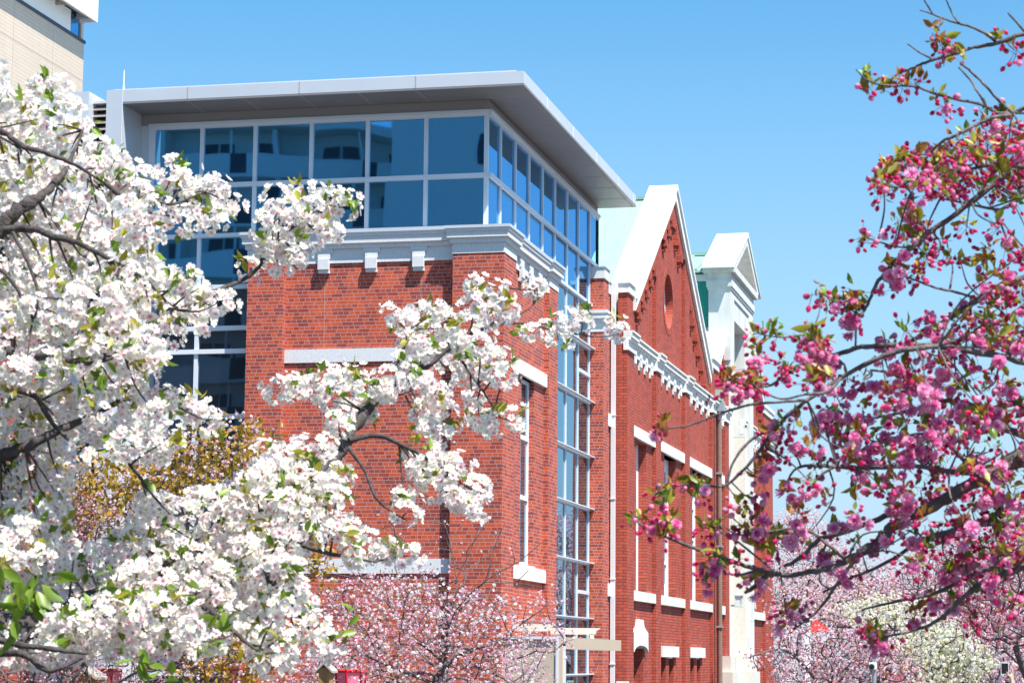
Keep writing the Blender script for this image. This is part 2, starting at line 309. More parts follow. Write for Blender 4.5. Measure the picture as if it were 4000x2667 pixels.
fr.box(GX - .02, GX + .05, 9.44, 10.70, 8.16, 8.24, 'frame'); fr.box(GX - .02, GX + .05, 9.44, 10.70, 3.1, 3.18, 'frame')
fr.build('glazing_frame', AN)
MB().box(-7.64, GX - .08, GY - .02, GY + .3, 12.211, 12.41, 'band').box(GX - .3, GX + .0, GY + .31, 11.8, 12.211, 12.41, 'band').box(GX - .078, GX, GY - .02, GY + .309, 12.211, 12.41, 'band').build('head_band', AN)
rf = MB(); rf.box(-7.65, .48, -.55, 11.84, 12.45, 12.69, 'alu'); rf.box(-7.9, .30, -.45, 11.7, 12.69, 12.735, 'alu')
for x in (-6.29, -3.99, -1.65): rf.box(x - .012, x + .012, -.5535, -.55, 12.452, 12.69, 'joint')
for y in (1.61, 4.22, 6.82, 9.46, 11.52): rf.box(.48, .483, y - .008, y + .008, 12.452, 12.69, 'wframe')
rf = rf.build('roof_canopy', AN)
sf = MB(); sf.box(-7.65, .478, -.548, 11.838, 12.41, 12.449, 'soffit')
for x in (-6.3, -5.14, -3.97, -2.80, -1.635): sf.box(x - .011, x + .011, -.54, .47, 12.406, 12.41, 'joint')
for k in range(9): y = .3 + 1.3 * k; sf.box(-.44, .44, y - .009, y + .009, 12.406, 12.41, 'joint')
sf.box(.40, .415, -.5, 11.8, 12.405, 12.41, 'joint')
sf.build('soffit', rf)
MB().box(-7.99, -7.652, -.552, 2.2, Z0, 12.70, 'alu').box(-7.656, -7.645, -.5535, -.552, Z0, 12.7, 'wframe').build('wing_wall', AN)
lv = MB(); lv.box(-9.9, -9.04, 1.0, 4.0, Z0, 13.1, 'alu'); lv.box(-9.04, -7.99, 1.46, 3.9, Z0, 12.85, 'dark')
for k in range(92): lv.prism([(1.24, 12.78 - k * .14), (1.45, 12.88 - k * .14), (1.45, 12.85 - k * .14), (1.24, 12.75 - k * .14)], 'x', -9.04, -7.99, 'louvre')
lv.box(-9.04, -7.99, 1.22, 4.0, 12.89, 12.94, 'alu'); lv.tube((-9.06, 1.3, 13.05), (-9.06, 3.9, 13.05), .02, .02, 'wframe', 6)
lv.build('louvre_block', AN)
# body behind, so that nothing is hollow from another place
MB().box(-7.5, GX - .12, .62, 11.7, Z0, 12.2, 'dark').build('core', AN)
# brick pier beside the glass strip
p3 = MB(); p3.box(-.52, -.11, 10.8, 11.45, Z0, 10.53, 'brick'); p3.box(-.52, -.19, 11.45, 12.2, Z0, 10.33, 'brick'); p3.build('brick_pier', AN)
c = MB(); layers(c, -.44, -.11, 10.8, 11.45, [(10.53, 10.79, .03), (10.79, 10.82, .055, 'alu')], 'granite', 0, 1, 1, 0)
layers(c, -.44, -.19, 11.451, 12.19, [(10.33, 10.60, .025), (10.60, 10.63, .05, 'alu')], 'granite', 0, 1, 0, 0)
c.build('pier_cap', AN); c = MB()
layers(c, -.44, -.11, 10.8, 11.45, [(9.26, 9.48, .014), (9.48, 9.57, .045), (9.57, 9.69, .095), (9.69, 9.765, .115)], 'granite', 0, 1, 1, 0)
layers(c, -.44, -.19, 11.452, 12.19, [(9.26, 9.48, .014), (9.48, 9.57, .045), (9.57, 9.69, .095), (9.69, 9.765, .115)], 'granite', 0, 1, 0, 0)
c.build('stone_band', AN)
MB().box(-.19, -.13, 11.46, 12.19, 7.12, 7.42, 'white').build('lintel', AN); MB().box(-.19, -.13, 11.46, 12.19, 3.1, 3.4, 'white').build('sill', AN)
dp = MB(); dp.box(-.155, -.055, 12.02, 12.14, Z0, 10.62, 'pipe')
for z in (1.5, 3.5, 5.4, 7.4, 9.3): dp.box(-.17, -.045, 12.0, 12.145, z, z + .03, 'pipe')
dp.build('downpipe', AN)
# ================================================================ the gabled hall
HA = thing('brick_hall', 'old dark red brick hall with two steep white edged gables', 'building', (-2, 27, GZ))
X2, XR = .21, .11
YC1, YC2, SL, ZP = 19.33, 33.55, .627, 14.46
def ztop(y): return max(ZP - SL * abs(y - YC1), ZP - SL * abs(y - YC2)) - .40
h = MB()
STR = [(12.2, 13.17, X2), (13.17, 16.45, XR), (16.45, 17.23, X2), (17.23, 21.37, XR), (21.37, 22.22, X2), (22.22, 26.75, XR), (26.75, 28.2, X2), (28.2, 29.5, XR), (29.5, 30.4, X2)]
OPN = {1: [(14.05, 15.55, 3.28, 7.0, .28), (13.5, 15.15, Z0, 1.95, .28)], 3: [(18.35, 20.33, 3.28, 7.02, .28), (17.75, 18.6, Z0, 1.70, .2), (19.15, 19.95, Z0, 1.70, .2)], 5: [(23.3, 25.28, 3.28, 7.02, .28), (22.9, 23.6, Z0, 1.70, .2), (24.15, 24.85, Z0, 1.70, .2)]}
ZS = 9.2
RY, RZ, RR = 19.02, 11.2, .74
def strip_top(y0, y1, x, hole=None):
    n = max(2, int((y1 - y0) / .12)); ys = list(np.linspace(y0, y1, n + 1))
    if hole: ys = sorted(set(ys) | set(RY + RR * np.cos(np.linspace(0, math.pi, 33))))
    ys = sorted(set(ys) | {y for y in (YC1, YC2, (YC1 + YC2) / 2) if y0 < y < y1})
    for a, b_ in zip(ys, ys[1:]):
        if b_ - a < 1e-6: continue
        if hole and a >= RY - RR - 1e-6 and b_ <= RY + RR + 1e-6:
            ha, hb = (math.sqrt(max(0, RR * RR - (t - RY) ** 2)) for t in (a, b_))
            h.poly([(x, a, ZS), (x, b_, ZS), (x, b_, RZ - hb), (x, a, RZ - ha)], 'hbrick'); h.poly([(x, a, RZ + ha), (x, b_, RZ + hb), (x, b_, ztop(b_)), (x, a, ztop(a))], 'hbrick')
            for sg in (-1, 1):
                q = [(x, a, RZ + sg * ha), (x, b_, RZ + sg * hb), (x - .3, b_, RZ + sg * hb), (x - .3, a, RZ + sg * ha)]
                h.poly(q, 'hbrick')
        else: h.poly([(x, a, ZS), (x, b_, ZS), (x, b_, ztop(b_)), (x, a, ztop(a))], 'hbrick')
STR2 = STR + [(30.4, 33.7, -.15), (33.7, 36.6, X2), (36.6, 39.8, XR), (39.8, 42.25, X2)]
for i, (a, b_, x) in enumerate(STR2):
    ops = OPN.get(i, [])
    if i == 11: ops = [(37.9, 39.3, 3.28, 7.02, .28)]
    wallx(h, x, a, b_, Z0, ZS, ops, 'hbrick'); strip_top(a, b_, x, hole=(i == 3))
    if i and STR2[i - 1][2] < x: xp = STR2[i - 1][2]; h.poly([(xp, a, Z0), (x, a, Z0), (x, a, ztop(a)), (xp, a, ztop(a))], 'hbrick')
    if i and STR2[i - 1][2] > x: xp = STR2[i - 1][2]; h.poly([(x, a, Z0), (xp, a, Z0), (xp, a, ztop(a)), (x, a, ztop(a))], 'hbrick')
h.poly([(-8, 12.2, Z0), (X2, 12.2, Z0), (X2, 12.2, ztop(12.2) if ztop(12.2) > 9 else 10.4), (-8, 12.2, 10.4)], 'hbrick')
h.poly([(X2, 42.25, Z0), (-8, 42.25, Z0), (-8, 42.25, 10), (X2, 42.25, ztop(42.25))], 'hbrick')
h.box(-.02, X2 + .0005, 12.2005, 13.17, 9.2, 10.4, 'hbrick')
# stepped corbel tables under the copings
def corbels(yc, lo, hi, skip=()):
    st = .58
    for sg in (-1, 1):
        k = 0
        while True:
            y0, y1 = yc + sg * k * st, yc + sg * (k + 1) * st; k += 1
            a, b_ = min(y0, y1), max(y0, y1)
            if a < lo or b_ > hi: break
            if any(s0 < (a + b_) / 2 < s1 for s0, s1 in skip): continue
            zi = min(ztop(a), ztop(b_)); zm = max(ztop(a), ztop(b_)); zb = zi - .30
            h.prism([(a, zb), (b_, zb), (b_, ztop(b_) + .05), (a, ztop(a) + .05)], 'x', XR - .01, X2 - .002, 'hbrick')
            ym = a if sg > 0 else b_
            q0, q1 = (a - .006, a + .26) if sg > 0 else (b_ - .26, b_ + .006)
            h.box(XR - .01, X2 + .03, q0, q1, zb - .14, zb + .06, 'hbrick'); h.box(XR - .01, X2 - .03, q0 + .03, q1 - .03, zb - .27, zb - .14, 'hbrick')
corbels(YC1, 13.4, 26.4, ((16.4, 17.3), (21.3, 22.3))); corbels(YC2, 28.2, 39.6, ((29.4, 36.6),))
h.build('brick_wall', HA)
# round window
rw = MB()
for k in range(40):
    t0, t1 = (2 * math.pi * q / 40 for q in (k, k + 1)); P = lambda r, t: (RY + r * math.cos(t), RZ + r * math.sin(t))
    q = [P(RR, t0), P(RR + .17, t0), P(RR + .17, t1), P(RR, t1)]
    rw.prism(q, 'x', XR - .02, XR + .012, 'hbrick')
o = rw.build('round_window', HA)
rw = MB()
for k in range(40):
    t0, t1 = (2 * math.pi * q / 40 for q in (k, k + 1)); rw.prism([P(RR - .07, t0), P(RR, t0), P(RR, t1), P(RR - .07, t1)], 'x', XR - .28, XR - .2, 'wframe')
rw.box(XR - .27, XR - .21, RY - .025, RY + .025, RZ - .7, RZ + .7, 'wframe'); rw.build('frame', o)
MB().poly([(XR - .25, RY + .72 * math.cos(2 * math.pi * k / 40), RZ + .72 * math.sin(2 * math.pi * k / 40)) for k in range(40)], 'gw').build('pane', o)
# windows, lintels, sills
for y0, y1, l0, l1 in ((14.05, 15.55, 13.2, 16.44), (18.35, 20.33, 17.25, 21.36), (23.3, 25.28, 22.25, 26.74)):
    window(HA, XR - .26, y0, y1, 3.3, 7.0, (4.2, 5.1, 6.0), (), fw=.34)
    MB().box(XR - .3, X2 - .01, l0, l1, 7.02, 7.29, 'white').build('lintel', HA)
    MB().box(XR - .3, X2 + .0, l0, l1, 3.04, 3.28, 'stain').build('sill', HA)
window(HA, XR - .26, 37.9, 39.3, 3.3, 7.0, (4.2, 5.1, 6.0), (), fw=.34)
for y0, y1 in ((28.21, 29.49), (36.61, 39.79)):
    MB().box(XR - .1, X2 - .01, y0, y1, 7.02, 7.29, 'white').build('lintel', HA); MB().box(XR - .1, X2, y0, y1, 3.02, 3.28, 'stain').build('sill', HA)
for y0, y1 in ((17.58, 20.25), (22.41, 25.17)):
    MB().box(XR - .1, X2 - .0, y0, y1, 1.70, 1.98, 'white').box(XR - .2, X2 - .02, (y0 + y1) / 2 - .3, (y0 + y1) / 2 + .3, 1.66, 1.70, 'white').build('lintel', HA)
ac = MB(); YA = 14.33; pts = [(13.3, 1.82)] + [(YA + 1.0 * math.cos(t), 1.80 + .17 * math.sin(t)) for t in np.linspace(math.pi, 0, 13)] + [(15.3, 2.28), (14.75, 2.42), (14.6, 2.60), (14.05, 2.60), (13.95, 2.42), (13.3, 2.28)]
ac.prism([(y, z) for y, z in pts], 'x', XR - .28, X2 - .005, 'white'); ac.build('door_arch', HA)
window(HA, XR - .30, 13.5, 15.15, Z0, 1.92, (), (14.3,), gm='gd'); 
for y0, y1 in ((17.75, 18.6), (19.15, 19.95), (22.9, 23.6), (24.15, 24.85)): MB().box(XR - .24, XR - .19, y0, y1, Z0, 1.7, 'hbrick').build('niche', HA)
# string course
c = MB()
def course(y0, y1, x, br=True, zo=0):
    for z0, z1, p, m in ((9.0, 9.06, .05, 'white'), (9.06, 9.24, .035, 'white'), (9.24, 9.30, .09, 'white'), (9.30, 9.42, .13, 'stain'), (9.42, 9.47, .16, 'stain')): c.box(x - .09, x + p, y0, y1, z0 + zo, z1 + zo, m)
    if br:
        n = 4
        for k in range(n):
            y = y0 + (y1 - y0) * (k + .5) / n
            c.box(x + .036, x + .07, y - .13, y + .13, 9.06, 9.239, 'white'); c.box(x, x + .075, y - .11, y + .11, 8.84, 9.0, 'white'); c.box(x, x + .04, y - .11, y + .11, 8.76, 8.84, 'white')
for i, (a, b_, x) in enumerate(STR2):
    if i == 9: c.build('string_course', HA); c = MB(); continue
    big = b_ - a > 1.2 and x == XR
    course(a + (.001 if x == XR else -.03), b_ - (.001 if x == XR else -.03), x, big, 0 if x == XR else .003)
c.build('string_course', HA)
# copings
def half(yc, s_, x0, x1):
    m = MB(); zt = lambda y: ZP - SL * abs(y - yc); a, e = s_
    m.prism([(a, zt(a)), (e, zt(e)), (e, zt(e) - .12), (a, zt(a) - .12)], 'x', x0, x1, 'coping'); m.prism([(a, zt(a) - .12), (e, zt(e) - .12), (e, zt(e) - .42), (a, zt(a) - .42)], 'x', -.3, x1 - .05, 'white')
    return m.build('gable_coping', HA)
def coping(yc, ya, yb, x0=-.46, x1=.33, cut=0):
    m = MB(); zt = lambda y: ZP - SL * abs(y - yc)
    if cut: return [half(yc, s_, x0, x1) for s_ in ((yc - cut, ya), (yc + cut, yb))]
    for a, e in ((max(yc - cut, ya), ya), (min(yc + cut, yb), yb)):
        m.prism([(a, zt(a)), (e, zt(e)), (e, zt(e) - .12), (a, zt(a) - .12)], 'x', x0, x1, 'coping')
        m.prism([(a, zt(a) - .12), (e, zt(e) - .12), (e, zt(e) - .42), (a, zt(a) - .42)], 'x', -.3, x1 - .05, 'white')
        for t in (.52,):
            y = a + (e - a) * t; z = zt(y); s = .02 if e > a else -.02
            m.prism([(y - s, zt(y - s) + .002), (y + s, zt(y + s) + .002), (y + s, zt(y + s) + .022), (y - s, zt(y - s) + .022)], 'x', x0 - .01, x1 + .012, 'coping')
    return m.build('gable_coping', HA)
coping(YC1, 13.0, 26.1); coping(YC2, 28.0, 39.2, cut=3.2)
c = MB(); layers(c, -.02, X2, 12.2, 13.1, [(10.40, 10.62, .045, 'white'), (10.62, 10.71, .08, 'coping')], 'white', 0, 1, 1, 1); c.build('corner_cap', HA)
c = MB(); c.box(-.4, X2 + .002, 26.4, 28.0, 9.4, 10.35, 'hbrick'); layers(c, -.2, X2, 26.5, 27.9, [(10.35, 10.58, .05, 'white'), (10.58, 10.69, .10, 'coping')], 'white', 0, 1, 1, 1); c.build('valley_cap', HA)
c = MB(); layers(c, -.2, X2, 39.5, 42.25, [(10.30, 10.50, .05, 'white'), (10.50, 10.62, .09, 'coping')], 'white', 0, 1, 1, 1); c.box(-.2, X2 + .001, 39.6, 42.2, 9.3, 10.3, 'hbrick'); c.build('corner_cap', HA)
# mint metal roofs
def roof(yc, ya, yb):
    m = MB(); zt = lambda y: ZP - .36 - SL * abs(y - yc)
    for a, e in ((yc, ya), (yc, yb)):
        m.prism([(a, zt(a)), (e, zt(e)), (e, zt(e) - .08), (a, zt(a) - .08)], 'x', -9, -.44, 'mint')
        for k in range(19):
            x = -.85 - k * .45; m.prism([(a, zt(a)), (e, zt(e)), (e, zt(e) + .035), (a, zt(a) + .035)], 'x', x - .02, x + .02, 'mint')
    m.box(-9, -.44, yc - .12, yc + .12, zt(yc) - .03, zt(yc) + .05, 'mint')
    return m.build('metal_roof', HA)
roof(YC1, 12.5, 26.3); roof(YC2, 27.2, 39.8)
# portico with open pediment
pd = MB(); xb = -.27
pd.box(xb, .42, 29.3, 30.2, 10.9, 12.95, 'pstone'); pd.box(.0, .42, 29.35, 30.15, 10.7, 10.9, 'pstone')
pd.box(-.3, .42, 33.95, 34.95, GZ, 12.95, 'pstone'); pd.box(-.14, .30, 33.68, 33.949, 8.9, 12.95, 'pstone'); pd.box(-.14, .30, 33.681, 33.949, GZ, 8.89, 'stone')  # lower jamb in beige: the shading of this side is put into its colour
for z in (2.9, 4.9, 6.9, 8.9, 10.9): pd.box(.4195, .4215, 33.95, 34.95, z, z + .012, 'joint')
layers(pd, xb, .42, 29.3, 34.95, [(12.95, 13.14, .0), (13.14, 13.22, .03), (13.22, 13.43, .06), (13.43, 13.66, .02), (13.66, 13.86, .16)], 'pstone', 1, 1, 1, 1)
pd.box(-.27, .38, 30.2, 33.95, 12.3, 12.95, 'pstone')
pk, ya, yb, zb, zt_ = 32.3, 29.0, 35.5, 13.86, 15.45
for e in (ya, yb):
    s = 1 if e < pk else -1
    pd.prism([(e, zb), (pk, zt_ - .14), (pk, zt_ - .42), (e + s * .62, zb)], 'x', xb - .1, .58, 'pstone')
    pd.prism([(e - s * .12, zb - .01), (pk, zt_), (pk, zt_ - .139), (e + s * .0, zb + .001), (e - s * .12, zb - .10)], 'x', xb - .15, .62, 'coping')
    for t in (.3, .55, .8):
        y = e + (pk - e) * t; z = zb + (zt_ - zb) * t
        pd.prism([(y - .012, z - .01), (y + .012, z - .0), (y + .012, z + .022), (y - .012, z + .018)], 'x', xb - .16, .625, 'stain')
pd.box(-.4, .1, 29.8, 34.7, 13.86, 14.2, 'stone'); pd.prism([(29.9, 13.9), (34.6, 13.9), (pk, 15.1)], 'x', -.05, .05, 'stone')
pd.build('pediment', HA)
MB().box(-2.8, -.30, 29.6, 34.7, 10.8, 13.7, 'green').box(-2.9, -.28, 29.5, 34.8, 13.45, 13.66, 'alu').build('green_dormer', HA)
m = MB()
for e in (29.2, 35.1): m.prism([(e, 13.75), (32.3, 14.75), (32.3, 14.67), (e, 13.67)], 'x', -6, -.28, 'mint')
for k in range(8): m.prism([(29.2, 13.76), (32.3, 14.76), (32.3, 14.80), (29.2, 13.80)], 'x', -.75 - k * .5, -.62 - k * .5, 'mint')
m.box(-6, -.28, 32.1, 32.5, 14.72, 14.82, 'mint'); m.build('dormer_roof', HA)
st = MB(); st.box(.0, .52, 28.75, 30.2, GZ, 1.28, 'stone'); st.box(.0, .44, 28.9, 30.1, 1.28, 1.76, 'stone'); st.box(.0, .56, 33.3, 35.3, GZ, 1.28, 'stone'); st.box(.0, .47, 33.5, 35.1, 1.28, 1.80, 'stone'); st.box(-.1, .2, 30.2, 33.3, GZ, 1.3, 'white'); st.build('plinth', HA)
MB().box(-.14, -.1, 30.41, 33.7, 1.3, 12.3, 'stone').build('door_recess', HA)
dp = MB(); dp.tube((.30, 27.55, GZ), (.30, 27.55, 8.85), .075, .075, 'brown'); dp.box(.2, .46, 27.35, 27.75, 9.1, 9.38, 'steel'); dp.tube((.30, 27.55, 8.85), (.33, 27.55, 9.1), .07, .09, 'steel')
dp.box(.1, .40, 27.3, 27.75, 9.42, 9.75, 'mint')
for z in (.6, 2.6, 5.0, 7.2): dp.box(.21, .40, 27.45, 27.65, z, z + .05, 'steel')
dp.build('downpipe', HA)
MB().box(X2, X2 + .02, 27.0, 27.03, GZ, 8.9, 'dark').build('lightning_cable', HA)
MB().box(-8, -.47, 12.3, 42.2, GZ, 9.9, 'dark').build('core', HA)
def lantern(px, py, Y, lab):
    p = aty(px, py, Y); L = thing('wall_lantern', lab, 'lantern', p, 'wall lanterns of the hall entrance'); x, y, z = p
    MB().box(x - .10, x + .10, y - .10, y + .10, z - .17, z + .13, 'lampglass').build('lamp_glass', L)
    f = MB()
    for a in (-.1, .1):
        for b_ in (-.1, .1): f.box(x + a - .014, x + a + .014, y + b_ - .014, y + b_ + .014, z - .19, z + .15, 'verdigris')
    f.box(x - .13, x + .13, y - .13, y + .13, z - .22, z - .18, 'verdigris'); f.box(x - .14, x + .14, y - .14, y + .14, z + .13, z + .17, 'verdigris')
    f.tube((x, y, z + .17), (x, y, z + .28), .13, .04, 'verdigris', 8); f.tube((x, y, z + .28), (x, y, z + .36), .025, .01, 'verdigris', 6)
    f.build('lamp_frame', L)
    MB().box(x - .25, x - .1, y - .03, y + .03, z - .2, z - .14, 'verdigris').build('bracket', L)
lantern(2886, 2343, 31.5, 'verdigris wall lantern on the pale stone left of the hall entrance pillar')
lantern(2938, 2350, 35.2, 'verdigris wall lantern on brick right of the hall entrance pillar')
# ================================================================ tiled tower at the left
TW = thing('tiled_tower', 'beige tiled tower with a white roof canopy behind the annex', 'building', (-15, 2, GZ))
t = MB(); t.box(-22, -12, 1.5, 7.44, GZ, 15.93, 'tile'); t.build('tiled_wall', TW)
MB().box(-22, -11.965, 1.4, 7.46, 15.931, 16.0, 'navy').build('ledge', TW)
MB().box(-22, -12.03, 1.5, 6.7, 16.001, 16.6, 'wpanel').build('white_wall', TW)
MB().box(-22, -12.06, 6.7, 7.3, 16.001, 16.6, 'gr').box(-12.2, -12.02, 7.3, 7.43, 16.002, 16.6, 'tile').build('corner_window', TW)
cn = MB(); cn.box(-22, -11.66, .8, 7.3, 16.55, 16.6, 'dark'); cn.box(-11.68, -11.62, .8, 7.32, 16.40, 17.6, 'wpanel'); cn.box(-22, -11.68, .8, 7.32, 17.3, 17.6, 'wpanel'); cn.box(-22, -11.68, 7.26, 7.32, 16.401, 17.3, 'wpanel')
for k in range(6): cn.box(-12.03, -11.68, 1 + k * 1.2, 1.06 + k * 1.2, 16.43, 16.55, 'louvre')
cn.box(-11.86, -11.82, .8, 7.2, 16.48, 16.55, 'louvre')
cn.build('roof_canopy', TW)
j = MB()
for y in (3.6, 5.7): j.box(-12, -11.997, y - .006, y + .006, GZ, 15.93, 'louvre')
j.box(-12, -11.997, 1.5, 7.44, 15.02, 15.035, 'louvre'); j.build('expansion_joint', TW)
LW = thing('low_block', 'low white and brick block between the tiled tower and the annex', 'building', (-11, 2, GZ))
MB().box(-12.0, -9.9, 0.4, 3.0, GZ, 8.0, 'brick').build('brick_wall', LW); MB().box(-12.0, -9.9, 0.3, 3.0, 8.0, 11.4, 'wpanel').build('white_wall', LW)
a_ = thing('lightning_rod', 'thin white lightning rod on the roof left of the annex', 'rod', (-8.70, 2.0, 12.94))
MB().tube((-8.70, 2.0, 12.94), (-8.70, 2.0, 13.45), .028, .022, 'wframe').tube((-8.70, 2.0, 13.45), (-8.70, 2.0, 13.78), .012, .008, 'wframe').build('rod', a_)
# ================================================================ entrance shelter at the foot of the annex
VS = thing('entrance_shelter', 'beige panelled entrance shelter with tan fascia below the annex window', 'shelter', (.6, 3, GZ))
MB().box(.005, 1.03, .15, .2, GZ, 1.98, 'beige').box(.005, 1.03, .145, .15, .95, .97, 'joint').box(.005, 1.0, .10, .25, 1.98, 2.03, 'frame').build('side_panel', VS)
MB().box(1.03, 1.07, .12, .17, GZ, 2.03, 'frame').box(1.14, 1.18, .3, .36, GZ, 2.03, 'frame').box(1.07, 1.14, .17, .32, GZ, 2.03, 'beige').build('door_post', VS)
MB().box(.02, 1.18, .3, 5.9, 1.86, 1.93, 'tan').box(1.18, 1.22, .3, 5.9, 1.80, 2.02, 'tan').build('roof', VS)
def beam(y, x0, x1, z):
    return MB().prism([(x0, z), (x1, z), (x1, z - .02), (x1 - .06, z - .05), (x1 - .09, z - .13), (x0, z - .13)], 'y', y - .04, y + .04, 'cream').build('roof_beam', VS)
beam(.9, .03, .85, 2.27); beam(4.4, .03, 1.05, 2.25)
MB().box(.85, .93, 4.36, 4.44, 2.02, 2.13, 'cream').build('post', VS)
nt_ = tag(MB().box(.33, .41, .141, .1445, .66, .86, 'wpanel').box(.36, .385, .1395, .141, .75, .80, 'ink').box(.355, .39, .1395, .141, .70, .715, 'ink').build('paper_notice'), 'small white paper notice stuck on the beige shelter panel', 'notice')
s_ = aty(2432, 2662, 12.0); sg = thing('signboard', 'white signboard with yellow and blue print beside the pale downpipe', 'sign', s_)
x, y, z = s_; MB().box(x - .15, x + .15, y, y + .02, z - .9, z + .02, 'wpanel').build('board', sg); MB().box(x - .02, x + .06, y - .003, y, z - .2, z - .01, 'yellow').box(x + .07, x + .12, y - .003, y, z - .2, z - .015, 'blue').build('print', sg)
MB().box(x - .02, x + .02, y + .02, y + .05, GZ, z, 'steel').build('post', sg)
# ================================================================ apartment house across the way, seen in the glass
AP = thing('apartment_house', 'pale apartment house with rounded balconies reflected in the annex glass', 'building', (-30, -80, GZ))
RAD = 34; CX, CY = -36.0, -106.0
def arc(t, r): return (CX + r * math.sin(t), CY + r * math.cos(t))
TS = np.linspace(-.35, .42, 29); NF = 11
def ring(m, t0, t1, r0, r1, z0, z1, k): m.prism([arc(t0, r0), arc(t1, r0), arc(t1, r1), arc(t0, r1)], 'z', z0, z1, k)
wl = MB()
for k in range(NF):
    z = GZ + 2.75 * k; pr = MB()
    for i, (t0, t1) in enumerate(zip(TS, TS[1:])):
        ring(wl, t0, t1, RAD - 1.6, RAD - 1.9, z, z + 2.75, 'apt'); ring(pr, t0, t1, RAD, RAD - 1.6, z - .18, z, 'apt')
        ring(pr, t0, t1, RAD, RAD - .14, z - .001, z + 1.05, 'aptw' if i % 7 == 3 else 'apt')
        if i % 7 == 6: ring(pr, t0, t0 + .006, RAD - .15, RAD - 1.6, z, z + 2.57, 'apt')
        if k > 3 and i % 7 in (1, 2, 5): q = MB(); ring(q, t0, t1 - .004, RAD - 1.55, RAD - 1.6, z + (0.1 if i % 7 == 5 else .9), z + 2.0, 'aptw'); q.build('window', AP)
        if i % 7 == 3: X, Y = arc(t0, RAD - .2); pr.tube((X, Y, z + 1), (X, Y, z + 2.6), .07, .07, 'wframe', 6)
    pr.build('balcony', AP)
wl.build('wall', AP)
MB().prism([arc(t, RAD + .3) for t in TS] + [arc(t, RAD - 9) for t in TS[::-1]], 'z', GZ + 2.75 * NF - .1, GZ + 2.75 * NF + .35, 'apt').build('roof', AP)
ST = MB(); ST.box(-22.2, -8, -78, -68.5, GZ, 36, 'apt')
ST.build('stair_tower', AP)
for k in range(11): z = 1.2 + k * 2.75; MB().box(-17.4, -16.2, -68.5, -68.45, z, z + 1.5, 'aptw').build('stair_window', AP)
MB().box(-19.9, -19.86, -68.5, -68.46, 0, 30, 'wframe').build('rain_pipe', AP)
# ================================================================ foliage tools (numpy)
def unit(v): return v / np.maximum(np.linalg.norm(v, axis=-1, keepdims=True), 1e-9)
def basis(d, spin=None):                     # rotation matrices taking +Z to d
    d = unit(d); n = len(d); a = np.where(np.abs(d[:, 2:3]) < .9, np.array([[0, 0, 1.]]), np.array([[1., 0, 0]]))
    x = unit(np.cross(a, d)); y = np.cross(d, x); t = RNG.uniform(0, 2 * math.pi, n) if spin is None else spin
    c, s_ = np.cos(t)[:, None], np.sin(t)[:, None]
    return np.stack([x * c + y * s_, -x * s_ + y * c, d], axis=2)
def np_mesh(name, V, T, Cc, m, parent, smooth=False, org=None):
    me = bpy.data.meshes.new(name); V = np.asarray(V, np.float32)
    if org is not None: V = V - np.asarray(org, np.float32)
    me.vertices.add(len(V)); me.vertices.foreach_set('co', V.ravel())
    me.loops.add(T.size); me.loops.foreach_set('vertex_index', T.astype(np.int32).ravel())
    k = T.shape[1]; me.polygons.add(len(T)); me.polygons.foreach_set('loop_start', np.arange(0, T.size, k, dtype=np.int32)); me.polygons.foreach_set('loop_total', np.full(len(T), k, np.int32))
    me.update(calc_edges=True)
    if Cc is not None:
        at_ = me.attributes.new('Col', 'FLOAT_COLOR', 'POINT'); cc = np.ones((len(V), 4), np.float32); cc[:, :3] = Cc; at_.data.foreach_set('color', cc.ravel())
    me.materials.append(MT[m])
    if smooth: me.polygons.foreach_set('use_smooth', np.ones(len(T), bool))
    me.validate()
    o = bpy.data.objects.new(name, me); COL.objects.link(o)
    if parent is not None: o.parent = parent
    return o
class Bag:                                   # many copies of small templates collected into one leafy or flowery mesh
    def __init__(s): s.V, s.T, s.C, s.n = [], [], [], 0
    def add(s, tp, pos, dirs, scale, tint=None, spin=None, jit=.06):
        V, T, Cc = tp; N = len(pos)
        if N == 0: return
        R = basis(np.asarray(dirs, float), spin); sc = np.broadcast_to(np.asarray(scale, float), (N,)) if np.ndim(scale) < 2 else scale
        W = np.einsum('nij,vj->nvi', R, V) * (sc[:, None, None] if np.ndim(sc) == 1 else 1) + np.asarray(pos)[:, None, :]
        cc = np.broadcast_to(Cc, (N,) + Cc.shape).copy()
        if tint is not None: cc *= np.asarray(tint)[:, None, :]
        cc *= RNG.normal(1, jit, (N, 1, 1)); nv = len(V)
        s.V.append(W.reshape(-1, 3)); s.C.append(np.clip(cc, 0, .93).reshape(-1, 3)); s.T.append((T[None] + (np.arange(N) * nv)[:, None, None] + s.n).reshape(-1, 3)); s.n += N * nv
    def build(s, name, m, parent, org, smooth=False):
        if not s.V: return
        return np_mesh(name, np.concatenate(s.V), np.concatenate(s.T), np.concatenate(s.C), m, parent, smooth, org)
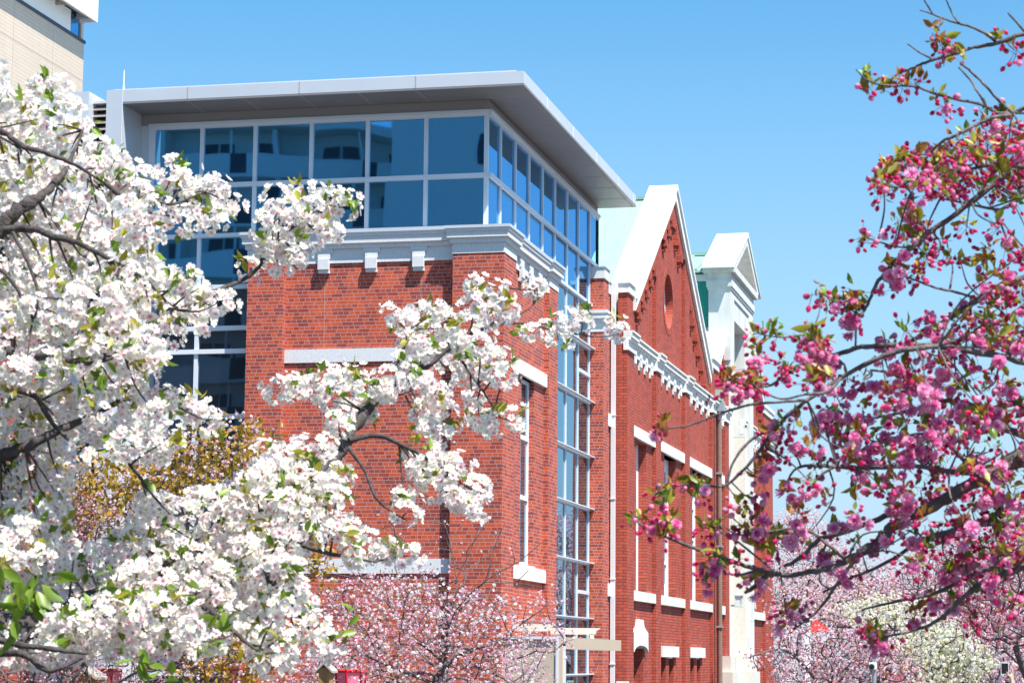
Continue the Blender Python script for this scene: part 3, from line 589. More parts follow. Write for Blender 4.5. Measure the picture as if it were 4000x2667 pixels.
def petals(n, r, w, cup, base, tip, z0=0, mid=None, a0=0, notch=.92, ruffle=0):
    V, T, Cc = [], [], []; mid = mid if mid is not None else tip
    for k in range(n):
        a = a0 + 2 * math.pi * k / n; i = len(V); rr = r * (1 + (random.uniform(-1, 1) * ruffle))
        for (q, t, c) in ((.08, 0, base), (.55, -w * 1.25, mid), (.55, w * 1.25, mid), (.95, -w * .72, tip), (.95, w * .72, tip), (notch, 0, tip), (.58, 0, mid)):
            rad = q * rr; z = z0 + cup * rr * (q ** 1.6) - (.06 * rr if (t == 0 and q > .5) else 0) + random.uniform(-1, 1) * ruffle * .5 * r
            V.append((rad * math.cos(a + t), rad * math.sin(a + t), z)); Cc.append(c)
        T += [(i, i + 1, i + 6), (i, i + 6, i + 2), (i + 1, i + 3, i + 6), (i + 3, i + 5, i + 6), (i + 6, i + 5, i + 4), (i + 6, i + 4, i + 2)]
    return V, T, Cc
def join(*ts):
    V, T, Cc = [], [], []
    for a in ts:
        i = len(V); V += list(a[0]); T += [tuple(np.array(t) + i) for t in a[1]]; Cc += list(a[2])
    return np.array(V, float), np.array(T, int), np.array(Cc, float)
def disc(r, z, c, n=5): return [(0, 0, z + r * .5)] + [(r * math.cos(2 * math.pi * k / n), r * math.sin(2 * math.pi * k / n), z) for k in range(n)], [(0, 1 + k, 1 + (k + 1) % n) for k in range(n)], [c] * (n + 1)
WH = (.93, .91, .865)
FL_WHITE = join(petals(5, 1, .52, .30, (.64, .32, .36), WH, mid=(.92, .885, .865)), disc(.16, .12, (.55, .22, .16)))
FL_CREAM = join(petals(5, 1, .52, .38, (.70, .66, .42), WH, mid=(.93, .91, .85)), disc(.17, .14, (.66, .52, .14)))
FL_OLD = join(petals(5, 1, .52, .12, (.66, .22, .30), (.92, .88, .86), mid=(.91, .80, .82)), disc(.18, .10, (.50, .12, .14)))
FL_CUP = join(petals(5, .85, .50, .85, (.66, .60, .44), WH, mid=(.92, .90, .86)), disc(.15, .2, (.62, .5, .16)))
FL_PINK = join(petals(5, 1, .5, .35, (.58, .16, .26), (.88, .80, .83), mid=(.86, .68, .74)), disc(.17, .13, (.5, .12, .18)))
KAN = join(*[petals(n, r, w, cup, (.74, .08, .32), (.91, .42, .66), z0=z, a0=a, mid=(.87, .22, .50), ruffle=.10) for n, r, w, cup, z, a in ((8, 1.0, .38, .05, 0, 0), (8, .92, .36, .42, .06, .4), (7, .72, .38, .9, .10, .2), (5, .5, .42, 1.7, .14, .7))])
def blob(cols, rx=.5, rz=.6, z0=0, n=6):
    V = [(0, 0, z0 - rz)]; T = []; Cc = [cols[0]]
    for j, (zz, rr) in enumerate(((-.55, .8), (.05, 1.0), (.6, .72))):
        for k in range(n): t = 2 * math.pi * (k + .5 * (j % 2)) / n; V.append((rx * rr * math.cos(t), rx * rr * math.sin(t), z0 + zz * rz)); Cc.append(cols[min(j + 1, len(cols) - 1)])
    V.append((0, 0, z0 + rz)); Cc.append(cols[-1]); L = len(V) - 1
    for k in range(n): T.append((0, 1 + (k + 1) % n, 1 + k)); T.append((L, 1 + 2 * n + k, 1 + 2 * n + (k + 1) % n))
    for j in range(2):
        for k in range(n): a, b_, c, d = 1 + j * n + k, 1 + j * n + (k + 1) % n, 1 + (j + 1) * n + k, 1 + (j + 1) * n + (k + 1) % n; T += [(a, b_, d), (a, d, c)]
    return V, T, Cc
def stalk(L, r, c):
    V = [(r * math.cos(2.1 * k), r * math.sin(2.1 * k), z) for z in (0, L) for k in range(3)]
    return V, [(k, (k + 1) % 3, 3 + (k + 1) % 3) for k in range(3)] + [(k, 3 + (k + 1) % 3, 3 + k) for k in range(3)], [c] * 6
ST_C = (.30, .09, .05)
BUD = join(stalk(1.0, .025, ST_C), blob([(.30, .03, .05), (.64, .015, .12), (.78, .04, .22), (.82, .10, .30)], .21, .30, 1.22))
BUDL = join(stalk(1.0, .025, ST_C), blob([(.25, .03, .06), (.66, .08, .27), (.80, .26, .46), (.84, .42, .58)], .30, .36, 1.25))
WBUD = join(stalk(1.0, .03, (.25, .30, .06)), blob([(.4, .2, .1), (.85, .6, .64), (.88, .78, .8)], .18, .30, 1.2))
def leaf_t(c0, c1):
    V = [(0, 0, 0), (.30, -.20, .07), (.30, .20, .07), (.62, -.22, .05), (.62, .22, .05), (1.02, 0, -.14), (.32, 0, -.02), (.64, 0, -.05)]
    T = [(0, 1, 6), (0, 6, 2), (1, 3, 7), (1, 7, 6), (6, 7, 4), (6, 4, 2), (3, 5, 7), (7, 5, 4)]
    V = [(-b_, c, a) for a, b_, c in V]      # the leaf runs along +Z
    return np.array(V, float), np.array(T, int), np.array([c0] * 3 + [c1] * 5, float)
LF_GREEN = leaf_t((.22, .30, .025), (.15, .25, .02)); LF_OLIVE = leaf_t((.40, .30, .03), (.30, .30, .03)); LF_BRONZE = leaf_t((.50, .15, .03), (.36, .20, .03)); LF_GOLD = leaf_t((.50, .23, .025), (.44, .27, .025)); LF_RUST = leaf_t((.36, .12, .05), (.34, .11, .04))
LF_DARK = leaf_t((.05, .13, .02), (.045, .12, .02))
def tubes(name, lines, m, parent, org, n=6):
    Vs, Fs, off = [], [], 0
    ang = 2 * math.pi * np.arange(n) / n
    for pts, rad in lines:
        pts = np.asarray(pts, float); rad = np.asarray(rad, float); k = len(pts)
        if k < 2: continue
        t = unit(np.gradient(pts, axis=0)); ref = np.array([0, 0, 1.]) if abs(t[0, 2]) < .9 else np.array([1., 0, 0])
        x = unit(np.cross(t, ref)); y = np.cross(t, x)
        ring_ = pts[:, None] + rad[:, None, None] * (x[:, None] * np.cos(ang)[None, :, None] + y[:, None] * np.sin(ang)[None, :, None])
        Vs.append(ring_.reshape(-1, 3)); i = np.arange(k - 1)[:, None] * n; j = np.arange(n)[None]; jn = (j + 1) % n
        Fs.append(np.stack([i + j, i + jn, i + n + jn, i + n + j], -1).reshape(-1, 4) + off); off += k * n
    return np_mesh(name, np.concatenate(Vs), np.concatenate(Fs), None, m, parent, True, org)
def smooth_line(pts, rad, sub=6, jit=.0):
    pts = np.asarray(pts, float); rad = np.asarray(rad, float); k = len(pts)
    if k < 3: sub = max(sub, 4)
    P = np.vstack([2 * pts[0] - pts[1], pts, 2 * pts[-1] - pts[-2]]); out, ro = [], []
    for i in range(k - 1):
        p0, p1, p2, p3 = P[i:i + 4]
        for t in np.linspace(0, 1, sub, endpoint=False):
            out.append(.5 * (2 * p1 + (p2 - p0) * t + (2 * p0 - 5 * p1 + 4 * p2 - p3) * t * t + (3 * p1 - p0 - 3 * p2 + p3) * t ** 3)); ro.append(rad[i] * (1 - t) + rad[i + 1] * t)
    out.append(pts[-1]); ro.append(rad[-1]); out = np.array(out); ro = np.array(ro)
    if jit: out[1:-1] += RNG.normal(0, 1, out[1:-1].shape) * np.minimum(ro[1:-1, None] * jit, .03); ro = ro * RNG.uniform(.9, 1.12, len(ro))
    return out, ro
def inside(poly, q):
    poly = np.asarray(poly, float); x, y = q[:, 0], q[:, 1]; r = np.zeros(len(q), bool)
    for (x0, y0), (x1, y1) in zip(poly, np.roll(poly, -1, 0)):
        c = ((y0 > y) != (y1 > y)); r ^= c & (x < (x1 - x0) * (y - y0) / (y1 - y0 + 1e-12) + x0)
    return r
def edge_dist(poly, q):
    poly = np.asarray(poly, float); d = np.full(len(q), 1e9)
    for a, b_ in zip(poly, np.roll(poly, -1, 0)):
        e = b_ - a; t = np.clip(((q - a) @ e) / (e @ e + 1e-12), 0, 1); d = np.minimum(d, np.linalg.norm(q - (a + t[:, None] * e), axis=1))
    return d
def fill(poly, sp, inset=0, tries=30):       # blue-noise points inside an outline
    poly = np.asarray(poly, float); lo, hi = poly.min(0), poly.max(0); n = int(np.prod(hi - lo) / sp ** 2 * tries / 4) + 50
    q = RNG.uniform(lo, hi, (n, 2)); q = q[inside(poly, q)]
    if inset and len(q): q = q[edge_dist(poly, q) > inset]
    out = []; grid = {}
    for p in q:
        k = (int(p[0] / sp), int(p[1] / sp))
        if any((p[0] - a[0]) ** 2 + (p[1] - a[1]) ** 2 < sp * sp for i in (-1, 0, 1) for j in (-1, 0, 1) for a in grid.get((k[0] + i, k[1] + j), ())): continue
        grid.setdefault(k, []).append(p); out.append(p)
    return np.array(out).reshape(-1, 2)
def atn(q, dep): return np.array([at(x, y, d) for (x, y), d in zip(q, np.broadcast_to(dep, len(q)))])
def grow(root, targets, seeds=(), r_tip=.004, power=2.3, curve=.12, maxr=.2):
    """branches from a trunk (and given limbs) out to every target: nearest-node attachment, pipe-model radii"""
    nodes = [np.array(root, float)]; par = [-1]; fixed = [0]
    for line in seeds:
        line = [np.asarray(p, float) for p in line]; d = [np.linalg.norm(line[0] - n) for n in nodes]; j = int(np.argmin(d)); prev = j
        for p in line:
            if np.linalg.norm(p - nodes[prev]) < 1e-4: continue
            nodes.append(p); par.append(prev); prev = len(nodes) - 1
    base = len(nodes); dist = [0.0] * base
    for i in range(1, base): dist[i] = dist[par[i]] + np.linalg.norm(nodes[i] - nodes[par[i]])
    order = np.argsort(np.linalg.norm(np.asarray(targets) - nodes[0], axis=1)); tips = np.full(len(targets), -1)
    for ti in order:
        p = np.asarray(targets[ti], float); A = np.array(nodes); d = np.linalg.norm(A - p, axis=1) + .18 * np.array(dist); j = int(np.argmin(d)); L = np.linalg.norm(nodes[j] - p)
        k = max(1, min(4, int(L / .35) + 1)); prev = j; a = nodes[j]; off = RNG.normal(0, curve * L, 3); off[2] -= .1 * L
        for s_ in range(1, k + 1):
            t = s_ / k; q = a + (p - a) * t + off * math.sin(math.pi * t) * .8
            nodes.append(q); par.append(prev); dist.append(dist[prev] + np.linalg.norm(q - nodes[prev])); prev = len(nodes) - 1
        tips[ti] = prev
    N = len(nodes); acc = np.zeros(N); kids = [[] for _ in range(N)]
    for i in range(1, N): kids[par[i]].append(i)
    for i in range(N - 1, 0, -1):
        if not kids[i]: acc[i] += 1
        acc[par[i]] += acc[i]
    rad = np.minimum(r_tip * np.maximum(acc, 1) ** (1 / power), maxr); lines = []
    for i in range(N):
        ks = sorted(kids[i], key=lambda c: -acc[c])
        for n_, c in enumerate(ks):
            if n_ == 0 and i != 0: continue      # continues its parent's own line
            seq = [i, c]
            while kids[seq[-1]]: seq.append(max(kids[seq[-1]], key=lambda c: acc[c]))
            rr = [rad[c]] + [rad[q] for q in seq[1:]]; rr[-1] *= .7
            lines.append(smooth_line([nodes[q] for q in seq], rr, 3))
    return lines
# ================================================================ the white cherry in front, left
def P2(*a): return np.array(a, float).reshape(-1, 2)
WT_POS = at(-260, 1600, 9.0); WT_POS[2] = GZ
WT = thing('white_cherry_tree', 'white flowering cherry tree arching over the left half, nearest the camera', 'tree', WT_POS)
WREG = [   # outline, depth, how much deeper the second layer lies
 (P2(-60,150,0,160,30,185,52,220,62,195,90,165,130,175,160,205,185,250,215,275,245,305,290,335,325,352,340,395,350,450,355,505,372,560,395,612,430,628,480,645,520,655,530,695,512,735,470,755,430,752,395,790,375,850,300,880,230,860,120,880,-60,880), 9.2),
 (P2(-60,860,120,870,230,850,300,872,345,850,385,862,412,895,450,905,490,922,512,968,508,1012,440,1005,410,1000,392,1045,372,1075,330,1060,262,1036,210,1045,160,1085,60,1070,-60,1060), 9.7),
 (P2(-60,1050,60,1060,150,1080,160,1150,140,1210,165,1262,120,1300,-60,1310), 9.9),
 (P2(-60,1280,100,1262,170,1235,230,1250,280,1215,300,1150,360,1128,400,1128,470,1115,530,1095,565,1060,585,1030,650,1000,700,985,752,985,770,1040,800,1075,815,1130,800,1175,800,1230,760,1250,720,1265,690,1300,712,1350,728,1400,765,1425,782,1485,752,1508,700,1480,668,1505,640,1540,608,1562,588,1510,540,1470,480,1520,410,1500,335,1535,270,1510,200,1535,110,1515,-60,1540), 10.3),
 (P2(600,915,612,888,640,868,700,850,752,850,800,842,852,838,900,838,935,842,950,890,900,925,862,968,822,1000,790,1010,762,992,760,940,730,905,690,922,640,930), 10.8),
 (P2(852,705,880,680,920,690,960,700,1000,676,1040,680,1052,640,1095,630,1140,648,1182,660,1175,720,1130,755,1180,800,1195,835,1180,885,1140,892,1100,870,1050,900,1010,960,960,930,930,880,905,830,915,780,900,740,868,722), 11.0),
 (P2(1200,648,1235,636,1262,662,1250,690,1215,692), 11.2),
 (P2(1160,740,1220,735,1262,730,1280,702,1322,688,1352,700,1358,745,1325,775,1282,812,1240,800,1200,778,1165,790), 11.2),
 (P2(1388,780,1402,742,1430,735,1466,752,1468,785,1430,800,1400,798), 11.4),
 (P2(1052,905,1110,900,1150,940,1205,932,1212,968,1180,1000,1160,1020,1110,1008,1072,985), 11.0),
 (P2(940,920,1010,930,1060,960,1050,1000,1010,1030,960,1010,930,970), 11.0),
 (P2(915,1060,955,1035,1005,1030,1052,1042,1075,1062,1118,1098,1134,1165,1100,1202,1060,1190,1030,1150,985,1140,930,1112), 10.9),
 (P2(902,1120,930,1095,958,1120,962,1190,942,1218,920,1190), 10.9),
 (P2(740,1245,800,1200,850,1215,900,1248,950,1262,968,1290,950,1318,880,1310,810,1295,760,1285), 10.5),
 (P2(592,500,612,465,652,422,690,432,742,430,802,442,814,478,782,512,765,558,722,592,690,612,640,622,608,600,585,556), 9.6),
 (P2(352,395,365,370,420,372,480,392,535,405,560,470,548,502,500,520,470,548,436,525,372,510,350,470), 9.4),
 (P2(532,625,545,590,575,585,595,610,580,645,548,648), 9.9)]
WLIMB = [
 ([(-260, 1640, 10.2), (-200, 1500, 10.2), (60, 1440, 10.3), (330, 1330, 10.4), (560, 1200, 10.5), (690, 1120, 10.6), (735, 1085, 10.65), (775, 1040, 10.7), (812, 985, 10.75), (850, 935, 10.8), (885, 890, 10.85), (925, 876, 10.9), (960, 846, 10.95), (988, 836, 11), (1022, 806, 11), (1054, 788, 11), (1082, 768, 11.05), (1140, 745, 11.1), (1190, 742, 11.15), (1270, 745, 11.2)], [.2, .14, .06, .042, .036, .036, .030, .029, .026, .022, .020, .018, .017, .016, .014, .013, .010, .006, .005, .003]),
 ([(925, 876, 10.9), (914, 830, 10.95), (930, 795, 11), (935, 760, 11)], [.010, .007, .005, .003]),
 ([(800, 1010, 10.7), (870, 1000, 10.75), (940, 1030, 10.8), (1010, 1070, 10.85), (1060, 1110, 10.9)], [.014, .011, .008, .006, .004]),
 ([(795, 1020, 10.7), (835, 1075, 10.72), (862, 1140, 10.75), (900, 1175, 10.8), (935, 1195, 10.85)], [.009, .007, .006, .005, .003]),
 ([(1040, 795, 11), (1075, 850, 11), (1110, 900, 11), (1150, 960, 11)], [.008, .006, .005, .003]),
 ([(1190, 742, 11.15), (1318, 766, 11.3), (1372, 773, 11.35), (1425, 768, 11.4)], [.005, .004, .003, .002]),
 ([(1130, 748, 11.1), (1175, 732, 11.15), (1225, 700, 11.2), (1235, 668, 11.2)], [.005, .004, .003, .002]),
 ([(-260, 1640, 10.2), (-230, 1100, 9.8), (-120, 760, 9.4), (-40, 600, 9.15), (2, 525, 9.0), (30, 490, 8.95), (66, 466, 8.95), (102, 445, 9), (150, 390, 9.1), (190, 300, 9.2)], [.2, .15, .09, .055, .036, .030, .026, .020, .012, .005]),
 ([(5, 530, 9.0), (70, 525, 8.95), (130, 545, 8.9), (175, 556, 8.95), (260, 600, 9.0), (330, 640, 9.1), (410, 712, 9.3), (480, 700, 9.4)], [.020, .016, .014, .012, .009, .007, .005, .003]),
 ([(-60, 300, 9.1), (0, 300, 8.9), (50, 335, 8.85), (100, 350, 8.85), (170, 378, 8.95), (240, 420, 9.1)], [.014, .012, .011, .010, .008, .004]),
 ([(240, 420, 9.1), (320, 480, 9.2), (372, 490, 9.3), (432, 512, 9.4)], [.010, .009, .008, .004]),
 ([(300, 470, 9.2), (340, 462, 9.3), (402, 468, 9.35), (470, 440, 9.4)], [.008, .007, .006, .003]),
 ([(410, 712, 9.4), (530, 655, 9.8), (568, 636, 9.85), (595, 612, 9.8), (630, 560, 9.65), (690, 510, 9.6), (750, 470, 9.6)], [.010, .010, .010, .009, .007, .005, .003]),
 ([(30, 535, 8.95), (62, 600, 8.9), (88, 680, 8.95), (70, 760, 9)], [.008, .007, .006, .004]),
 ([(-60, 640, 9.1), (0, 620, 8.9), (55, 690, 8.9), (75, 735, 9)], [.010, .009, .007, .004]),
 ([(-100, 780, 9.4), (60, 820, 9.2), (120, 815, 9.1), (200, 835, 9.2), (330, 800, 9.3)], [.03, .016, .013, .009, .004]),
 ([(-120, 900, 9.6), (60, 900, 9.5), (130, 985, 9.6), (200, 1040, 9.7)], [.03, .013, .009, .004]),
 ([(-160, 1000, 9.9), (0, 1045, 9.7), (90, 1010, 9.6), (200, 960, 9.7), (330, 905, 9.8), (440, 950, 9.8)], [.05, .03, .02, .014, .008, .004]),
 ([(230, 1000, 9.7), (310, 1080, 9.9), (345, 1130, 10), (390, 1180, 10.1)], [.009, .007, .006, .003]),
 ([(330, 1330, 10.4), (480, 1400, 10.2), (560, 1470, 10.2), (600, 1500, 10.2)], [.02, .013, .008, .004]),
 ([(-160, 1490, 10.1), (40, 1500, 9.9), (110, 1540, 9.9), (190, 1510, 9.9)], [.04, .013, .010, .006]),
 ([(-180, 1400, 10.1), (0, 1470, 9.8), (120, 1490, 9.8), (200, 1500, 9.9)], [.04, .013, .010, .005]),
 ([(560, 1200, 10.5), (650, 1240, 10.4), (760, 1270, 10.5), (860, 1290, 10.5)], [.016, .011, .009, .004]),
 ([(560, 1200, 10.5), (620, 1330, 10.3), (680, 1400, 10.3), (720, 1460, 10.3)], [.014, .011, .008, .004])]
def skirt(x, y, d): return at(x, y, d + 1.15 * float(np.clip((850 - y) / 650, -1.1, 1.0)))
def skirtn(q, d): return np.array([skirt(x, y, k) for (x, y), k in zip(q, np.broadcast_to(d, len(q)))]).reshape(-1, 3)
wl_lines = [smooth_line([skirt(*p) for p in pts], r, 6, jit=.16) for pts, r in WLIMB]
limb_nodes = np.concatenate([l[0] for l in wl_lines]); limb_rad = np.concatenate([l[1] for l in wl_lines])
fb, lb, twl = Bag(), Bag(), []
VIEW = lambda c: unit(CP[None] - c)
def pompoms(cs, rad, nf, bag, leafbag, lfrac=.95, cream=.42, fs=.0232):
    cs = np.asarray(cs); N = len(cs)
    for c in cs:
        r = rad * RNG.uniform(.8, 1.2); n = int(nf * RNG.uniform(.85, 1.25)); d = unit(RNG.normal(0, 1, (n, 3)))
        v = VIEW(c[None])[0]; d = d[(d @ v) > -.45]; n = len(d)
        pos = c + d * r * RNG.uniform(.62, 1.08, (n, 1)) * np.array([1.0, 1.0, .95]); nd = unit(d + RNG.normal(0, .38, (n, 3)) + .30 * v + .42 * SUN)
        k = RNG.random(n)
        for m_, tp in ((k < cream, FL_CREAM), ((k >= cream) & (k < .74), FL_WHITE), ((k >= .74) & (k < .84), FL_OLD), (k >= .84, FL_CUP)):
            if m_.any():
                tn = np.ones((m_.sum(), 3)); pk_ = RNG.random(m_.sum()) < .25; tn[pk_] = (.98, .88, .91)
                bag.add(tp, pos[m_], nd[m_], fs * RNG.uniform(.82, 1.15, m_.sum()), tn, jit=.03)
        nb = RNG.poisson(1.0); bag.add(WBUD, c + RNG.normal(0, r * .5, (nb, 3)), unit(RNG.normal(0, 1, (nb, 3)) + .5 * v), .03, jit=.1)
        if RNG.random() < lfrac:
            n = RNG.integers(3, 7); u = unit(RNG.normal(0, 1, 3) + .6 * v + np.array([0, 0, .35])); b0 = c + u * r * .8
            ld = unit(u * .9 + RNG.normal(0, .65, (n, 3)) + np.array([0, 0, -.1])); tp = LF_GREEN if RNG.random() < .6 else LF_OLIVE
            leafbag.add(tp, b0 + RNG.normal(0, .012, (n, 3)), ld, RNG.uniform(.040, .070, n), jit=.2)
for poly, dep in WREG:
    sp = 35; big = len(poly) > 16
    q = fill(poly, sp, 15)
    if len(q) == 0: continue
    d = dep + RNG.normal(0, .16 if big else .07, len(q)); cs = skirtn(q, d)
    keep = RNG.random(len(cs)) > (.07 if big else 0); cs = cs[keep]
    pompoms(cs, .064, 27, fb, lb)
    c2 = np.zeros((0, 3))
    if len(q) > 5:
        q2 = fill(poly, 44, 24); c2 = skirtn(q2, dep + (.4 if big else .16) + RNG.uniform(0, .3 if big else .1, len(q2))); pompoms(c2, .07, 20, fb, lb, .35)
    for c in np.concatenate([cs, c2]):
        dd = np.linalg.norm(limb_nodes - c, axis=1); j = int(np.argmin(dd + (limb_nodes[:, 0] > c[0]) * .1)); a = limb_nodes[j]
        if dd[j] < .32: m_ = (a + c) / 2 + RNG.normal(0, .05 * dd[j], 3); twl.append(smooth_line([a, m_, c], [min(.006, limb_rad[j]), .004, .002], 3))
front = [skirt(*p) for p in WLIMB[0][0][2:6]]; front = [a + (b_ - a) * t for a, b_ in zip(front, front[1:]) for t in np.linspace(0, 1, 9)]
front = np.array([c + VIEW(c[None])[0] * RNG.uniform(.10, .22) + RNG.normal(0, .07, 3) for c in front]); pompoms(front, .062, 24, fb, lb)
# stray tufts of larger leaves and loose flowers
for x, y, d, n, s_ in ((20, 1340, 9.3, 9, .10), (60, 1370, 9.3, 9, .10), (110, 1355, 9.4, 7, .09), (30, 1420, 9.4, 7, .09), (500, 1420, 9.9, 6, .075), (340, 1525, 9.8, 8, .075), (395, 1540, 9.8, 6, .075), (440, 1350, 10, 5, .065), (250, 1310, 10, 5, .06), (190, 870, 9.1, 6, .06), (235, 865, 9.1, 5, .06), (160, 845, 9.1, 4, .06), (590, 1225, 10.2, 4, .05), (790, 1390, 10.2, 4, .055)):
    c = skirt(x, y, d); v = VIEW(c[None])[0]; lb.add(LF_GREEN, c + RNG.normal(0, .03, (n, 3)), unit(RNG.normal(0, .7, (n, 3)) + np.array([.1, 0, -.55])), s_ * RNG.uniform(.8, 1.15, n), jit=.2)
trunk_lines = [smooth_line([WT_POS, WT_POS + (0, 0, .5), skirt(-260, 1640, 10.2) + np.array([0, 0, .1])], [.27, .23, .20], 4)]
tubes('trunk', trunk_lines + wl_lines + twl, 'bark2', WT, WT_POS, 7)
fb.build('blossoms', 'petal', WT, WT_POS); lb.build('leaves', 'leaf', WT, WT_POS)
# ================================================================ the pink double cherry in front, right
PT_POS = at(2780, 1600, 8.2); PT_POS[2] = GZ
PT = thing('pink_cherry_tree', 'deep pink double cherry tree reaching in from the right, close to the camera', 'tree', PT_POS)
PLIMB = [   # (x, y) in the picture, radius in picture units, depth
 ([(2780,1560),(2700,1300),(2560,1120),(2420,1040),(2352,1045),(2252,1100),(2194,1134),(2108,1181),(2050,1212),(2016,1244),(1981,1264),(1944,1287),(1906,1304),(1860,1312),(1823,1321),(1788,1318),(1742,1308),(1688,1291),(1602,1261),(1528,1231),(1472,1204),(1450,1185)], [90,60,34,24,19,16,15,14,13,11.5,10,8,7,6.5,6,6,5.5,5,4.5,4,3,2], 8.0),
 ([(1788,1318),(1763,1320),(1735,1345),(1712,1360)], [6,7,6,4], 8.0),
 ([(2560,1120),(2480,900),(2410,845),(2352,832),(2255,811),(2154,796),(2034,793),(1968,799),(1932,811),(1884,823),(1830,844),(1782,877),(1764,886),(1735,890)], [30,17,11,9,8,7.5,7,6.5,6,5,4.5,3.5,3,2], 7.7),
 ([(2154,796),(2091,801),(2016,823),(1932,868),(1854,919),(1812,952),(1770,997),(1725,1060),(1668,1113),(1623,1115),(1577,1112),(1540,1120)], [7,6.5,6,6,5.5,5,4.5,4,3.5,3,2.5,2], 7.6),
 ([(1854,919),(1823,921),(1727,929),(1658,948),(1622,962),(1577,978),(1525,984)], [4.5,3.6,3.2,2.9,2.6,2.4,1.8], 7.5),
 ([(2480,900),(2430,400),(2352,365),(2280,425),(2200,488),(2142,529),(2094,568),(2064,592),(2042,616),(2013,652),(2001,679),(1986,712),(1968,736),(1965,793)], [17,9,7,7,7,6.5,6,5.5,5,4.5,4,3.5,3,2.5], 7.9),
 ([(2480,900),(2410,640),(2352,640),(2289,664),(2232,697),(2187,727),(2136,757),(2082,790),(2040,800)], [17,12,10,9,8,7,6,5,4], 8.2),
 ([(2410,660),(2352,705),(2300,735),(2244,760),(2190,790)], [9,7,6,5,4], 8.3),
 ([(2244,685),(2190,670),(2151,661),(2109,646),(2080,635)], [4,3.2,3,2.6,2], 7.9),
 ([(2094,568),(2050,565),(2010,552),(1985,545)], [3,2.6,2.3,1.8], 7.8),
 ([(2430,400),(2390,270),(2352,250),(2328,260),(2291,260),(2260,242),(2197,228),(2139,213),(2104,199),(2052,197),(2018,194),(1987,181),(1966,160)], [9,6.5,6,5.5,4.5,4,3.5,3.2,3,2.6,2.4,2,1.5], 7.8),
 ([(2328,260),(2302,239),(2271,205),(2237,171),(2205,144)], [4.2,3.6,3.3,3,2.6], 7.75),
 ([(2266,242),(2245,210),(2229,184),(2202,155)], [3.2,2.8,2.6,2.2], 7.85),
 ([(2430,400),(2400,90),(2352,80),(2289,100),(2236,109),(2202,121),(2155,134),(2118,147),(2092,159),(2060,172),(2029,205),(2024,214)], [9,6,5.5,5,4.6,4.3,4,3.5,3,2.6,2.2,1.6], 7.9),
 ([(2289,98),(2262,76),(2226,61),(2192,52),(2142,33),(2113,24)], [4.2,3.8,3.2,2.8,2.2,1.6], 7.9),
 ([(2142,33),(2130,12),(2118,-6)], [2.4,2,1.6], 7.9), ([(2202,53),(2186,29),(2170,-8)], [2.6,2.3,1.8], 7.9), ([(2139,135),(2113,121),(2084,101)], [2.4,2.1,1.5], 7.9), ([(2400,130),(2352,71),(2315,30)], [3.5,3,2], 7.9),
 ([(2328,263),(2286,270),(2244,286),(2197,310),(2157,331),(2118,373),(2092,409),(2060,420)], [5,4.6,4.2,4,3.8,3.2,2.8,2], 7.8),
 ([(2430,400),(2352,385),(2280,380),(2200,395),(2120,420),(2060,430),(2020,425)], [7,6,5,4,3.4,2.6,2], 7.9),
 ([(2352,450),(2300,480),(2230,470),(2160,455)], [5,4,3,2], 8.0),
 ([(2420,1040),(2352,1000),(2280,985),(2200,1010),(2120,1000),(2040,1010),(1960,1040),(1900,1060)], [12,10,8,7,6,5,4,2.5], 8.2),
 ([(2420,1040),(2352,930),(2270,940),(2180,920),(2100,940),(2010,960)], [12,9,7,6,5,3], 8.4),
 ([(2352,1045),(2300,1080),(2200,1085),(2100,1070),(1990,1075),(1890,1070),(1830,1075),(1800,1120)], [9,8,7,5.5,5,4,3.2,2], 7.9),
 ([(2108,1181),(2050,1180),(1960,1215),(1880,1240),(1840,1280),(1800,1300)], [8,7,6,5.5,6,4], 8.1),
 ([(2252,1100),(2300,1170),(2200,1215),(2120,1240),(2040,1290),(1960,1325),(1890,1360)], [9,8,7,6,5,4,3], 8.0),
 ([(2560,1120),(2400,1180),(2320,1195),(2240,1210),(2150,1250)], [14,10,7,6,4], 8.3),
 ([(2400,1180),(2352,1300),(2260,1310),(2150,1360),(2060,1380),(1980,1400)], [12,8,6,5,4,2.5], 8.1),
 ([(2352,1300),(2250,1340),(2160,1420),(2090,1450),(2020,1462)], [7,6,4.5,3.5,2.2], 7.9),
 ([(1981,1264),(1930,1330),(1880,1400),(1830,1440)], [5,4,3.4,2.2], 7.9),
 ([(1884,823),(1880,790),(1850,770),(1800,775),(1760,770)], [3,2.6,2.4,2.1,1.6], 7.6), ([(1932,868),(1900,900),(1850,905),(1790,915),(1720,880),(1690,868)], [4,3.4,3,2.6,2.2,1.8], 7.5),
 ([(1944,1287),(1900,1250),(1850,1215),(1800,1215),(1700,1228),(1660,1205)], [4.5,4,3.4,3,2.5,1.8], 7.8), ([(1788,1318),(1740,1280),(1690,1240),(1640,1215)], [3.6,3,2.6,1.8], 7.7), ([(1742,1308),(1690,1320),(1640,1300)], [3.4,2.8,1.8], 7.9), ([(1668,1113),(1690,1050),(1740,1000),(1790,990)], [3,3.4,3.8,4.2], 7.7),
 ([(2252,1100),(2200,1040),(2150,980),(2130,900),(2080,860),(2000,850)], [6,5.5,5,4.5,4,2.5], 8.3), ([(1830,1180),(1860,1120),(1900,1080),(1960,1060)], [2.2,2.8,3.2,3.4], 7.8)]
pl = []
for pts, r, dep in PLIMB:
    wob = np.cumsum(RNG.normal(0, .03, len(pts))); pl.append(smooth_line([at(x, y, dep + w_) for (x, y), w_ in zip(pts, wob)], [q * dep / F * K * .95 for q in r], 5, jit=.15))
pnodes = np.concatenate([l[0] for l in pl])
fb, lb, twl = Bag(), Bag(), []
